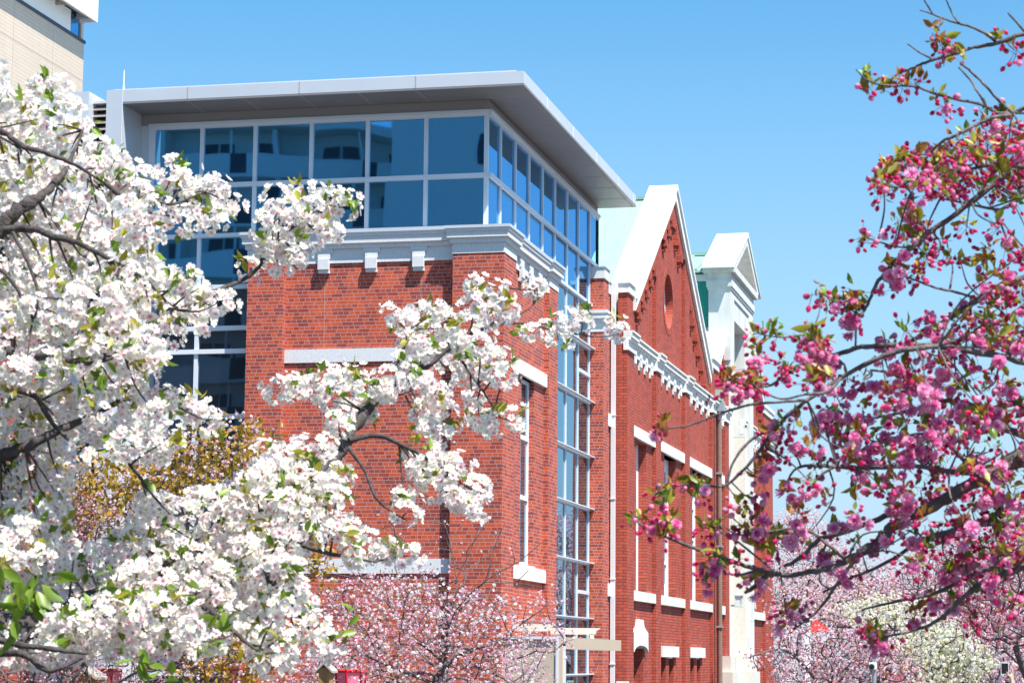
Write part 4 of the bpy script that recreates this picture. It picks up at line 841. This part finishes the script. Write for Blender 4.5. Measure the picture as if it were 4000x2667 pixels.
def kan_cluster(c, size, opened):
    """a hanging bunch: bronze leaves above, buds on stalks, a few open double flowers"""
    v = VIEW(c[None])[0]
    nb = max(2, RNG.poisson(9 * size)); d = unit(RNG.normal(0, 1, (nb, 3)) + np.array([0, 0, -.55])); big_ = RNG.random(nb) < .3
    L = RNG.uniform(.022, .043, nb); L = L * (1 + .25 * (size - 1))
    fb.add(BUD, (c + RNG.normal(0, .012 * size, (nb, 3)))[~big_], d[~big_], L[~big_], jit=.14); fb.add(BUDL, (c + RNG.normal(0, .012 * size, (nb, 3)))[big_], d[big_], L[big_], jit=.12)
    no = RNG.poisson(opened * size)
    if no:
        d = unit(RNG.normal(0, .8, (no, 3)) + .55 * v + np.array([0, 0, -.2])); p = c + d * RNG.uniform(.02, .055, (no, 1)) * size + np.array([0, 0, -.018])
        t = np.ones((no, 3)) * np.array([1, 1, 1]) * RNG.uniform(.9, 1.06, (no, 1)); lt = RNG.random(no) < .45; t[lt] *= (1.03, 1.5, 1.2)
        fb.add(KAN, p, d, RNG.uniform(.021, .031, no), t, jit=.04)
    nl = RNG.integers(4, 9); ld = unit(RNG.normal(0, .8, (nl, 3)) + np.array([0, 0, .45])); tp = (LF_BRONZE, LF_BRONZE, LF_OLIVE, LF_GREEN)[RNG.integers(0, 4)]
    lb.add(tp, c + RNG.normal(0, .010, (nl, 3)) + np.array([0, 0, .01]), ld, RNG.uniform(.026, .050, nl), jit=.22)
    if RNG.random() < .16: n = RNG.integers(3, 6); lb.add(LF_OLIVE, c + RNG.normal(0, .01, (n, 3)) + np.array([0, 0, .03]), unit(RNG.normal(0, .6, (n, 3)) + np.array([0, 0, -.6])), RNG.uniform(.05, .075, n), jit=.2)
PCL = [(1987,185,.9,0),(2030,205,.5,.3),(2060,195,.9,.3),(2085,200,1.1,.8),(2110,190,.7,.2),(2150,75,.5,.3),(2160,100,.9,.6),(2175,130,1,.2),(2210,130,.6,.1),(2335,110,1.1,.4),(2300,95,.5,.1),(2150,225,.9,.4),(2165,250,.7,.2),
 (2260,265,.8,.1),(2300,260,.6,.2),(2045,385,.8,.1),(2070,365,.8,.3),(2025,420,.9,.1),(2020,440,.7,0),(1992,548,1.0,.3),(2060,520,.8,.5),(2100,500,1,.4),(2075,560,.9,.7),(2110,545,1,.4),(2050,620,1.1,.2),(2085,640,1.0,.2),(2110,625,.9,.1),(2055,655,.7,.5),(2130,590,1,.3),(2160,560,1,.5),
 (1882,680,1.0,.1),(1905,690,.6,.2),(1930,700,.6,2.2),(1945,725,.8,2.6),(1960,705,.7,2.0),(1955,680,.8,.4),(1975,695,.5,.5),(1970,740,.7,.2),(1870,770,.9,.2),(1855,790,.9,1.2),(1880,800,.8,2.6),(1885,830,1,2.4),(1860,840,.9,2.0),(1905,820,.8,1.8),(1890,790,.8,.3),(1900,860,1,.7),(1855,870,.8,.5),(1760,770,.7,.1),(1735,765,.5,.2),(1790,765,.6,.1),(1745,800,.6,.3),(1675,865,.7,2.6),(1690,880,.7,2.4),(1665,880,.6,1.6),(1720,880,1.1,.4),(1738,895,.9,.6),(1735,870,.8,.2),(1795,835,.9,.1),(1812,850,.6,.6),
 (1515,985,.9,.3),(1525,970,.5,.1),(1508,1120,.6,.6),(1520,1145,.6,1.0),(1540,1125,.6,.2),(1590,1120,.9,.2),(1610,1125,.8,.2),(1465,1190,.9,.1),(1452,1205,.5,1.2),(1515,1210,1.1,.1),(1528,1222,.9,.1),(1545,1200,.6,.1),(1620,1220,.8,.4),(1650,1205,1,.5),(1625,1310,.9,.5),(1650,1300,.7,.5),(1640,1285,.7,.2),(1690,1215,1,.4),(1720,1205,1,.3),(1700,1160,.8,.2),(1720,1140,.8,.7),(1740,1090,.9,.3),(1755,1050,.9,.8),(1780,1030,.9,.9),(1770,1000,.9,.8),(1800,975,1,.6),(1830,960,.9,.6),
 (1690,1290,.8,.8),(1715,1335,.8,1.5),(1740,1320,.8,1.2),(1760,1250,.9,.8),(1790,1240,1,1.0),(1820,1230,1,1.5),(1740,1230,.8,.8),(1820,1410,.9,.5),(1805,1395,.7,.3),(1815,1425,.7,1.2),(2010,1470,1,1.2),(2025,1455,.9,.8),(2000,1455,.9,.8),(2240,1420,.8,.6),(2200,1380,1,1.5),(2105,1400,1,.8),(2130,1380,.9,1)]
for x, y, s_, o_ in PCL:
    x += RNG.normal(0, 3); y += RNG.normal(0, 3); c0 = at(x, y, 7.8); d = np.linalg.norm(np.cross(pnodes - CP, unit((c0 - CP)[None])[0]), axis=1); j = int(np.argmin(d)); dep = float((pnodes[j] - CP) @ -RC[:, 2]) + RNG.normal(0, .05)
    c = at(x, y, dep); kan_cluster(c, s_ * 1.25, o_)
    if np.linalg.norm(pnodes[j] - c) > .02: a = pnodes[j]; twl.append(smooth_line([a, (a + c) / 2 + RNG.normal(0, .008, 3), c], [.003, .0022, .0015], 3))
PREG = [(P2(2010,400,2060,370,2130,350,2200,320,2280,290,2400,270,2400,430,2300,440,2220,430,2150,445,2090,425,2030,440), 23, .4, 1.0),
 (P2(2080,470,2200,470,2300,440,2400,430,2400,800,2320,800,2260,760,2230,700,2270,620,2200,600,2120,610,2090,560), 66, .6, .95), (P2(2200,590,2400,540,2400,830,2180,790,2140,730,2210,680), 44, .9, 1.0),
 (P2(2040,740,2200,740,2400,760,2400,960,2280,960,2160,900,2050,850,2020,800), 42, 1.5, 1.05), (P2(1930,880,2040,850,2160,900,2280,960,2400,940,2400,1250,2250,1230,2150,1190,2060,1130,1980,1090,1930,1010,1880,960), 37, 1.8, 1.05),
 (P2(1800,1000,1900,960,2000,1090,2080,1160,2040,1260,1960,1300,1880,1300,1840,1240,1780,1180,1820,1100), 48, 1.7, 1.0), (P2(2060,1180,2200,1200,2400,1230,2400,1330,2250,1330,2150,1300,2040,1270), 38, 1.5, 1.0), (P2(2180,1260,2400,1250,2400,1400,2280,1400,2200,1340), 50, 1.1, .95)]
for poly, sp, opn, sz in PREG:
    for x, y in fill(poly, sp):
        dep = 8.0 + RNG.normal(0, .28); c = at(x, y, dep); kan_cluster(c, sz * RNG.uniform(.75, 1.25), opn * RNG.choice([.3, 1, 1.9]))
        d = np.linalg.norm(pnodes - c, axis=1); j = int(np.argmin(d)); a = pnodes[j]; L = d[j]; twl.append(smooth_line([a, a + (c - a) * .5 + RNG.normal(0, .12 * L, 3), c], [.004, .003, .0016], 4))
tl_ = [smooth_line([PT_POS, PT_POS + (0, 0, .6), at(2780, 1560, 8.0)], [.30, .24, .14], 4)]
tubes('trunk', tl_ + pl + twl, 'bark', PT, PT_POS, 7)
fb.build('blossoms', 'petal', PT, PT_POS); lb.build('leaves', 'leaf', PT, PT_POS)
# ================================================================ the trees further off
def grove_tree(label, root, regions, mix, group='cherry trees in the garden', limbs=(), r_tip=.006, maxr=.16, name='cherry_tree', sp=26, trunk_h=1.2, per=(5, 9), spread=.11, deep=1.2):
    """regions: (outline, depth, half depth); mix: list of (weight, template, size, tint, bag)"""
    x, y, d = root; pos = at(x, y, d); pos[2] = GZ; T = thing(name, label, 'tree', pos, group); fork = at(x, y, d)
    tg = []
    for poly, dep, dz, *o in regions: q = fill(poly, o[0] if o else sp); tg.append(atn(q, dep + RNG.uniform(-dz, dz, len(q))))
    tg = np.concatenate(tg); lim = [[fork]] + [[at(*p) for p in l] for l in limbs]
    br = grow(pos + np.array([0, 0, .02]), tg, lim, r_tip, 2.3, .1, maxr)
    tubes('trunk', br, 'bark', T, pos, 5); fb, lb = Bag(), Bag(); wts = np.array([m[0] for m in mix], float); wts /= wts.sum()
    n = RNG.integers(per[0], per[1] + 1, len(tg)); c = np.repeat(tg, n, 0); sd = np.repeat(RNG.uniform(.6, 1.3, len(tg)), n)[:, None]; c = c + RNG.normal(0, 1, c.shape) * spread * sd; kind = RNG.choice(len(mix), len(c), p=wts); v = VIEW(c)
    for k, (w_, tp, size, tint, bag) in enumerate(mix):
        m = kind == k; nn = m.sum(); dr = unit(RNG.normal(0, 1, (nn, 3)) + .45 * v[m] + np.array([0, 0, .15 if bag == 'f' else -.3]))
        (fb if bag == 'f' else lb).add(tp, c[m], dr, size * RNG.uniform(.7, 1.25, nn), np.tile(tint, (nn, 1)), jit=.12)
    fb.build('blossoms', 'petal', T, pos); lb.build('leaves', 'leaf', T, pos)
    return T
def puff(c0, c1, n=7, r=.5):                 # a far double flower or bud knot: a few cupped flakes
    V, T, Cc = [], [], []
    rr = np.random.default_rng(5)
    for k in range(n):
        d = unit(rr.normal(0, 1, 3)); p = d * .45; a = np.cross(d, [0.3, .5, .8]); a /= np.linalg.norm(a); b_ = np.cross(d, a); i = len(V)
        for q in range(4): t = math.pi / 2 * q; V.append(p + (a * math.cos(t) + b_ * math.sin(t)) * r + d * (.12 if q % 2 else -.05)); Cc.append(c0 if q % 2 else c1)
        T += [(i, i + 1, i + 2), (i, i + 2, i + 3)]
    return np.array(V), np.array(T), np.array(Cc, float)
PF_W = puff((.92, .90, .87), (.90, .87, .84)); PF_P = puff((.88, .62, .70), (.84, .48, .60)); PF_PP = puff((.90, .78, .82), (.88, .68, .75)); PF_BUD = puff((.60, .14, .22), (.50, .10, .14), 4, .42); PF_Y = puff((.90, .89, .76), (.86, .84, .62)); PF_MAG = puff((.62, .06, .20), (.55, .05, .16), 4, .45)
one = (1, 1, 1)
grove_tree('spreading cherry tree with pale pink blossom and bare twigs before the annex entrance', (1010, 1600, 30), [
 (P2(760,1345,850,1335,940,1330,1040,1350,1120,1365,1180,1395,1210,1440,1240,1500,1250,1580,720,1580,700,1500,780,1500,785,1420,740,1380), 30, 1.6), (P2(740,1310,800,1290,870,1310,950,1290,1020,1310,1040,1345,760,1345), 30, .8, 26), (P2(1190,1400,1250,1360,1275,1350,1290,1370,1260,1420,1310,1450,1330,1475,1280,1500,1230,1490), 29.5, .5, 20), (P2(640,1500,790,1490,800,1580,640,1580), 30, 1)],
 [(30, FL_PINK, .021, one, 'f'), (24, PF_P, .026, one, 'f'), (20, BUD, .024, (1.2, 3, 2), 'f'), (9, PF_W, .030, (1, .95, .94), 'f'), (17, LF_RUST, .036, (1.2, 1.6, 1.2), 'l'), (9, LF_OLIVE, .036, (1.2, 1.1, 1), 'l')],
 limbs=[[(1020,1520,30),(1030,1440,29.6),(1060,1385,29.4),(1120,1330,29.2),(1190,1290,29.1),(1250,1240,29)], [(1000,1560,30),(1060,1500,29.5),(1140,1475,29.3),(1200,1430,29.2),(1255,1390,29.1)], [(1010,1540,30),(940,1470,30.3),(900,1400,30.4),(880,1330,30.4)], [(1000,1570,30),(900,1530,30),(820,1500,30)], [(1035,1410,29.6),(1050,1340,29.6),(1040,1280,29.6),(1030,1230,29.6),(1015,1190,29.6)], [(1050,1325,29.6),(1080,1265,29.6),(1100,1210,29.6)], [(1120,1330,29.2),(1135,1260,29.2),(1160,1200,29.2)]], sp=13, r_tip=.0055, spread=.075, per=(10, 18))
grove_tree('sparse pale cherry top with bare upright twigs against the brick annex', (1030, 1420, 31), [(P2(985,1195,1010,1170,1040,1180,1085,1195,1120,1180,1150,1215,1180,1260,1230,1300,1200,1340,1080,1340,1010,1290,975,1240), 31, .5, 34), (P2(820,1200,880,1165,950,1200,940,1290,850,1290), 32, .6, 34)], [(20, FL_PINK, .018, one, 'f'), (30, BUD, .018, (1.1, 2.2, 1.6), 'f'), (25, LF_RUST, .026, one, 'l')], r_tip=.006, spread=.05, per=(4, 9))
grove_tree('cherry tree with coppery gold young leaves beside the left glass front', (470, 1590, 28), [
 (P2(150,1140,185,1070,260,1050,340,1062,420,1010,500,995,555,985,600,980,598,1020,560,1070,520,1110,440,1120,330,1140,280,1180,230,1220,160,1190), 28, 1.2), (P2(300,1130,600,1060,650,1250,600,1420,400,1420,250,1300), 28.4, 1.0, 34), (P2(420,1480,600,1470,640,1540,560,1568,440,1560), 27.5, .6, 17), (P2(690,1260,760,1255,765,1300,720,1320), 28, .3, 18)],
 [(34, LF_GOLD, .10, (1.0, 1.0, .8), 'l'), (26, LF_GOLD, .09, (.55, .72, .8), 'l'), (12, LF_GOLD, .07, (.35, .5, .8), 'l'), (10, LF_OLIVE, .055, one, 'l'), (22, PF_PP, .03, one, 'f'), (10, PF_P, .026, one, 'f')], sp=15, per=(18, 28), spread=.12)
grove_tree('cherry tree of dusky rose buds and rust leaves behind the white blossom', (120, 1640, 27), [
 (P2(135,1150,180,1130,240,1180,330,1180,340,1300,300,1380,200,1400,130,1300), 27, 1), (P2(-40,1380,500,1380,520,1470,420,1590,-40,1590), 27, 1.4), (P2(-40,1200,150,1200,130,1400,-40,1400), 27.5, .8, 30)],
 [(45, BUD, .021, (1.0, 3.4, 1.4), 'f'), (16, PF_PP, .018, (1, .85, .85), 'f'), (18, LF_RUST, .032, one, 'l'), (10, LF_BRONZE, .03, one, 'l')], sp=13, per=(16, 28), spread=.11)
# right hand side, beyond the hall
grove_tree('tall pale pink cherry tree just right of the hall corner', (1830, 1640, 68), [(P2(1776,1210,1800,1180,1840,1168,1880,1190,1900,1215,1955,1270,1985,1320,2000,1420,1900,1480,1776,1480), 68, 2.0), (P2(1775,1300,1830,1280,1840,1420,1778,1430), 66, 1, 16)], [(60, PF_PP, .05, (1, .93, .90), 'f'), (10, PF_P, .042, one, 'f'), (26, LF_RUST, .07, (1, 1.2, 1), 'l'), (6, LF_GREEN, .07, one, 'l')], limbs=[[(1825,1520,67),(1810,1430,67),(1795,1330,67),(1785,1250,67)], [(1825,1500,67),(1850,1400,67),(1860,1320,67)]], sp=12, per=(10, 18), spread=.13, r_tip=.012)
grove_tree('white double cherry tree with yellow green leaves behind the camera pole', (2140, 1640, 46), [(P2(1935,1395,1990,1372,2050,1368,2110,1385,2180,1420,2190,1450,2120,1455,2060,1440,1980,1450), 48, 1.2), (P2(2080,1430,2180,1425,2260,1450,2320,1490,2335,1530,2280,1568,2200,1575,2080,1570,2060,1500), 44, 1.2)], [(54, PF_W, .047, (1, .99, .93), 'f'), (36, PF_Y, .045, (1, 1, .95), 'f'), (24, LF_OLIVE, .06, (1, 1.1, 1), 'l'), (18, LF_GREEN, .055, one, 'l')], limbs=[[(2135,1568,45),(2110,1530,45),(2095,1490,45)], [(2140,1560,45),(2180,1520,45),(2210,1500,45)]], sp=11, per=(12, 20), spread=.095, r_tip=.010)
grove_tree('low pink and russet cherry tree between the hall corner and the camera pole', (1880, 1660, 42), [(P2(1775,1500,1790,1440,1850,1430,1910,1450,1960,1450,2020,1450,2060,1490,2110,1520,2120,1600,1780,1600), 42, 1.4), (P2(1690,1510,1740,1490,1790,1470,1800,1540,1740,1530), 40, .4, 24)], [(28, PF_PP, .036, one, 'f'), (26, PF_P, .030, one, 'f'), (22, PF_BUD, .024, one, 'f'), (40, LF_RUST, .05, one, 'l'), (6, LF_OLIVE, .04, one, 'l')], limbs=[[(1900,1600,42),(1940,1540,42),(1970,1500,42)], [(1890,1580,42),(1830,1510,41.5),(1790,1490,41),(1730,1505,40)]], sp=10, per=(10, 18), spread=.085, r_tip=.009)
grove_tree('cherry tree of mixed white and pink bloom filling the middle distance', (1990, 1640, 56), [(P2(1780,1410,1850,1370,1900,1345,1980,1330,2050,1320,2080,1380,1990,1400,1900,1440,1800,1450), 56, 1.6), (P2(2000,1400,2200,1380,2200,1480,2040,1480), 57, 1, 20)], [(44, PF_PP, .045, (.97, .93, .93), 'f'), (14, PF_BUD, .03, (1, 1.6, 1.4), 'f'), (18, PF_W, .045, one, 'f'), (14, PF_P, .036, one, 'f'), (34, LF_RUST, .065, one, 'l'), (6, LF_GOLD, .06, one, 'l')], sp=11, per=(14, 24), spread=.12, r_tip=.011)
grove_tree('bare branched cherry tree with crimson buds behind the deep pink boughs', (2440, 1700, 38), [(P2(2030,1330,2110,1290,2200,1250,2300,1200,2400,1160,2400,1420,2300,1430,2200,1400,2100,1380), 38, 2.2), (P2(2180,1390,2400,1380,2400,1470,2250,1470), 37, 1, 17)], [(34, PF_MAG, .030, one, 'f'), (26, PF_BUD, .028, one, 'f'), (48, LF_RUST, .05, one, 'l'), (14, PF_P, .034, one, 'f')], sp=14, per=(9, 17), spread=.11, r_tip=.008)
grove_tree('soft pink cherry tree low at the right edge behind the raised phone', (2330, 1700, 40), [(P2(2130,1400,2230,1390,2400,1420,2400,1600,2260,1590,2310,1520,2250,1450), 40, 1.4)], [(52, PF_PP, .042, one, 'f'), (26, PF_P, .038, one, 'f'), (22, LF_RUST, .05, one, 'l'), (6, LF_GREEN, .045, one, 'l'), (8, PF_BUD, .026, one, 'f')], sp=12, per=(13, 22), spread=.10, r_tip=.009)

grove_tree('mass of pale cherry bloom closing the view at the end of the garden', (2060, 1640, 95), [(P2(1790,1400,1850,1330,1960,1290,2060,1300,2180,1250,2300,1220,2420,1200,2420,1590,1785,1590), 95, 5)], [(44, PF_PP, .085, (.90, .84, .82), 'f'), (24, PF_P, .08, one, 'f'), (30, LF_RUST, .11, one, 'l'), (8, LF_GREEN, .11, one, 'l')], sp=13, per=(10, 16), spread=.28, r_tip=.02, maxr=.3)
# ================================================================ small things at the edge of the path
def lantern_post(px0, px1, py, d, lab):
    c = at((px0 + px1) / 2 / K, py / K, d); w_ = (px1 - px0) * d / F / 2 / .97; T = thing('festival_lantern', lab, 'lantern', (c[0], c[1], GZ), 'pink paper festival lanterns'); x, y, z = c
    H = w_ * 2.6; A = [math.radians(30 + 60 * k) for k in range(6)]
    t_ = [(x + w_ * math.cos(a), y + w_ * math.sin(a), z - .03) for a in A]; b_ = [(x + w_ * .72 * math.cos(a), y + w_ * .72 * math.sin(a), z - H) for a in A]
    m = MB()
    for k in range(6): m.poly([b_[k], b_[(k + 1) % 6], t_[(k + 1) % 6], t_[k]], 'pinkp')
    m.build('paper_shade', T); f = MB()
    for k in range(6): f.tube(b_[k], t_[k], .018, .018, 'red', 6)
    for q in (t_, b_):
        for k in range(6): f.tube(q[k], q[(k + 1) % 6], .02, .02, 'red', 6)
    f.build('frame', T); MB().tube((x, y, GZ), (x, y, z - H), .035, .035, 'red', 8).build('post', T)
lantern_post(288, 470, 2605, 28, 'pink paper festival lantern behind the brown wooden post, under the left blossom')
lantern_post(862, 985, 2601, 28, 'pink paper festival lantern under white blossom, in front of the lowest annex brickwork')
lantern_post(1312, 1430, 2610, 29, 'pink paper festival lantern right of the small roofed post')
lantern_post(3455, 3525, 2627, 57, 'pink festival lantern under the white double cherry, right of the camera pole')
def roofed_post(px0, px1, py, d, lab):
    c = at((px0 + px1) / 2 / K, py / K, d); w_ = (px1 - px0) * d / F / 2; x, y, z = c; T = thing('wooden_post', lab, 'post', (x, y, GZ), 'wooden posts by the path')
    MB().box(x - w_, x + w_, y - w_, y + w_, GZ, z - .02, 'wood').build('post', T)
    m = MB()
    for s_ in (-1, 1): m.prism([(x, z + .05), (x + s_ * w_ * 1.5, z - .06), (x + s_ * w_ * 1.5, z - .085), (x, z + .02)], 'y', y - w_ * 1.7, y + w_ * 1.7, 'gwood')
    m.build('post_roof', T)
roofed_post(1252, 1298, 2598, 28.5, 'wooden post with a small grey gable roof beside a pink lantern')
roofed_post(312, 384, 2622, 26.5, 'thick brown wooden post standing before the leftmost pink lantern')
c = at(1840, 1414, 52); x, y, z = c; BN = thing('banner', 'white upright banner with black lettering among the blossom right of the hall', 'banner', (x, y, GZ))
m = MB(); n = 10
for k in range(n):
    u0, u1 = k / n, (k + 1) / n; f_ = lambda u: y + .03 * math.sin(u * 7); m.poly([(x - .22 + .42 * u0, f_(u0), z - 1.5), (x - .22 + .42 * u1, f_(u1), z - 1.5), (x - .22 + .42 * u1, f_(u1), z), (x - .22 + .42 * u0, f_(u0), z)], 'cloth')
m.build('cloth', BN, smooth=True); MB().tube((x - .26, y + .02, GZ), (x - .26, y + .02, z + .1), .018, .014, 'wframe', 6).tube((x - .27, y + .02, z + .02), (x + .28, y + .02, z + .02), .01, .01, 'wframe', 6).build('pole', BN)
def lettering(txt, loc, size, m, parent, name='lettering'):
    cu = bpy.data.curves.new(name, 'FONT'); cu.body = txt; cu.size = size; cu.align_x = 'CENTER'; cu.align_y = 'CENTER'; cu.extrude = .002; cu.materials.append(MT[m])
    o = bpy.data.objects.new(name, cu); link(o, parent); o.location = loc; o.rotation_euler = (math.pi / 2, 0, 0); bpy.context.view_layer.update()
    me = bpy.data.meshes.new_from_object(o.evaluated_get(bpy.context.evaluated_depsgraph_get())); me.name = name
    mo = bpy.data.objects.new(name, me); bpy.data.objects.remove(o); mo.name = name; link(mo, parent); mo.location = loc; mo.rotation_euler = (math.pi / 2, 0, 0); return mo
lettering('大\n阪', (x + .12, y - .045, z - .24), .15, 'ink', BN); lettering('霧', (x + .02, y - .045, z - .36), .13, 'ink', BN); lettering('桜', (x - .14, y - .045, z - .46), .12, 'ink', BN)
c = at(1873, 1421, 54); x, y, z = c; TE = thing('stall_tent', 'red peaked stall tent behind the white banner among blossom', 'tent', (x, y, GZ))
m = MB(); q = [(-.18, -.3), (.40, -.3), (.40, .3), (-.18, .3)]
for (a, b_), (c_, d_) in zip(q, q[1:] + q[:1]): m.poly([(x + a, y + b_, z - .3), (x + c_, y + d_, z - .3), (x, y, z)], 'redcloth')
m.build('tent_roof', TE); m = MB()
for (a, b_), (c_, d_) in zip(q, q[1:] + q[:1]): m.poly([(x + a, y + b_, z - .5), (x + c_, y + d_, z - .5), (x + c_, y + d_, z - .301), (x + a, y + b_, z - .301)], 'cloth')
m.build('valance', TE)
for a, b_ in q: MB().tube((x + a, y + b_, GZ), (x + a, y + b_, z - .31), .02, .02, 'steel', 6).build('tent_leg', TE)
c = at(2007, 1483, 40); x, y, z = c; CM = thing('camera_pole', 'grey steel pole carrying a white security camera before the blossom', 'camera pole', (x, y, GZ))
MB().tube((x, y, GZ), (x, y, z), .042, .04, 'steel', 12).build('pole', CM)
zc = at(2004, 1529, 40)[2]; o = MB().box(x - .08, x + .045, y - .13, y + .05, zc - .06, zc + .06, 'wpanel').build('camera_housing', CM, bevel=.012)
MB().tube((x - .03, y - .14, zc - .01), (x - .03, y - .10, zc - .01), .05, .05, 'aptw', 12).tube((x - .03, y - .145, zc - .01), (x - .03, y - .139, zc - .01), .03, .03, 'phone', 10).build('lens', o)
c = at(1991, 1539, 41); x, y, z = c; SP = thing('marker_pole', 'thin grey pole with a small flat blue grey head, left of the camera pole', 'pole', (x, y, GZ))
MB().tube((x, y, GZ), (x, y, z - .04), .016, .016, 'steel', 8).build('pole', SP); MB().box(x - .05, x + .05, y - .04, y + .04, z - .04, z, 'tank').build('pole_head', SP)
c = at(1814, 1546, 45); x, y, z = c; NB = thing('notice_board', 'blank looking white notice board at the foot of the hall corner', 'sign', (x, y, GZ))
MB().box(x - .15, x + .15, y, y + .02, z - .7, z, 'wpanel').build('board', NB); MB().box(x - .19, x - .151, y - .01, y + .03, GZ, z + .02, 'steel').build('post', NB)
m = MB()
for k in range(3): m.box(x - .06 + .05 * k, x - .03 + .05 * k, y - .003, y - .0005, z - .12 + .015 * (k % 2), z - .10 + .015 * (k % 2), 'ink')
m.build('lettering', NB)
c = at(1998, 1330, 150); x, y, z = c; OB = thing('office_block', 'distant grey blue office block glimpsed through the pink blossom', 'building', (x, y, GZ))
MB().box(x - 1.2, x + 1.4, y, y + 8, GZ, z + .25, 'tank').build('wall', OB); MB().box(x - .2, x + .9, y - .06, y, z - .1, z + .1, 'blue').build('sign_panel', OB)
# ---------------------------------------------------------------- the person holding up a phone
W = at(3951 / K, 2652 / K, 26.7); RX = RC[:, 0].copy(); RX[2] = 0; RX /= np.linalg.norm(RX); FW = -RC[:, 2].copy(); FW[2] = 0; FW /= np.linalg.norm(FW)
def L(r, f, u): return W + RX * r + FW * f + np.array([0, 0, u])
PE = thing('person', 'person mostly out of view, raising a phone in the right hand in a dark sleeve', 'person', (W[0], W[1], GZ))
def skin(name, verts, edges, m, parent, root=0, sub=2):
    me = bpy.data.meshes.new(name); me.from_pydata([tuple(v[0]) for v in verts], edges, []); me.materials.append(MT[m]); o = bpy.data.objects.new(name, me); link(o, parent)
    o.modifiers.new('skin', 'SKIN').use_smooth_shade = True
    if not me.skin_vertices: me.skin_vertices.new()
    for i, v in enumerate(verts): me.skin_vertices[0].data[i].radius = (v[1], v[1]); me.skin_vertices[0].data[i].use_root = i == root
    sb = o.modifiers.new('sub', 'SUBSURF'); sb.levels = sub; sb.render_levels = sub; return o
g0 = GZ - W[2]; SX, SF = -.16, -.28           # shoulders stand a little nearer the camera and to the left
H_ = lambda r, f, h: L(SX + r, SF + f, g0 + h)
vb = [(H_(0, 0, .92), .13), (H_(0, .0, 1.12), .125), (H_(0, 0, 1.32), .13), (H_(0, 0, 1.42), .055), (H_(0, .02, 1.50), .085), (H_(0, .03, 1.58), .075),
      (H_(.09, 0, .86), .085), (H_(.10, .01, .48), .055), (H_(.10, 0, .08), .038), (H_(.10, .13, .03), .03), (H_(-.09, 0, .86), .085), (H_(-.10, .01, .48), .055), (H_(-.10, 0, .08), .038), (H_(-.10, .13, .03), .03),
      (H_(.17, 0, 1.34), .055), (H_(.24, .16, 1.50), .042), (L(0, 0, 0), .026), (L(-.008, .0, .035), .032), (H_(-.17, 0, 1.34), .055), (H_(-.22, .03, 1.06), .042), (H_(-.2, .12, .84), .026), (H_(-.19, .16, .76), .028)]
eb = [(0, 1), (1, 2), (2, 3), (3, 4), (4, 5), (0, 6), (6, 7), (7, 8), (8, 9), (0, 10), (10, 11), (11, 12), (12, 13), (2, 14), (14, 15), (15, 16), (16, 17), (2, 18), (18, 19), (19, 20), (20, 21)]
def finger(pts, r):
    b0 = len(vb); eb.append((17, b0))
    for i, p in enumerate(pts): vb.append((L(*p), r * (1 - .12 * i)))
    for i in range(len(pts) - 1): eb.append((b0 + i, b0 + i + 1))
finger([(.006, .012, .07), (.008, .016, .105), (-.010, .016, .125)], .0085); finger([(.010, .006, .075), (.014, .008, .112), (.000, .014, .140)], .0085); finger([(.012, .0, .066), (.018, .0, .098), (.004, .012, .118)], .0082); finger([(.014, -.008, .055), (.020, -.008, .080), (.006, .006, .096)], .0075)
finger([(-.030, -.012, .040), (-.050, -.018, .062), (-.058, -.020, .088)], .0095)
skin('body', vb, eb, 'skin', PE)
ct = [(vb[i][0], vb[i][1] + .028) for i in (0, 1, 2)] + [(vb[i][0], vb[i][1] + .022) for i in (14, 15)] + [(vb[15][0] * .06 + vb[16][0] * .94, .042)] + [(vb[i][0], vb[i][1] + .022) for i in (18, 19, 20)]
skin('coat', ct, [(0, 1), (1, 2), (2, 3), (3, 4), (4, 5), (2, 6), (6, 7), (7, 8)], 'coat', PE)
skin('trousers', [(vb[0][0] - (0, 0, .02), .135)] + [(vb[i][0], vb[i][1] + .02) for i in (6, 7, 8, 10, 11, 12)], [(0, 1), (1, 2), (2, 3), (0, 4), (4, 5), (5, 6)], 'coat', PE)
skin('hair', [(H_(0, -.02, 1.50), .09), (H_(0, -.01, 1.60), .085)], [(0, 1)], 'hair', PE)
PH = thing('phone', 'dark smartphone with a white rim held up in the raised hand', 'phone', L(-.05, .0, .09))
def slab(r0, r1, f0, f1, u0, u1, m, nm, par=None):
    o = MB(); q = [L(r, f, u) for u in (u0, u1) for f in (f0, f1) for r in (r0, r1)]
    for a in ((0, 2, 3, 1), (4, 5, 7, 6), (0, 1, 5, 4), (2, 6, 7, 3), (0, 4, 6, 2), (1, 3, 7, 5)): o.poly([q[i] for i in a], m)
    return o.build(nm, PH)
slab(-.118, -.028, .0, .009, .055, .190, 'phonew', 'case'); slab(-.112, -.034, -.0015, -.0003, .064, .181, 'phone', 'screen')
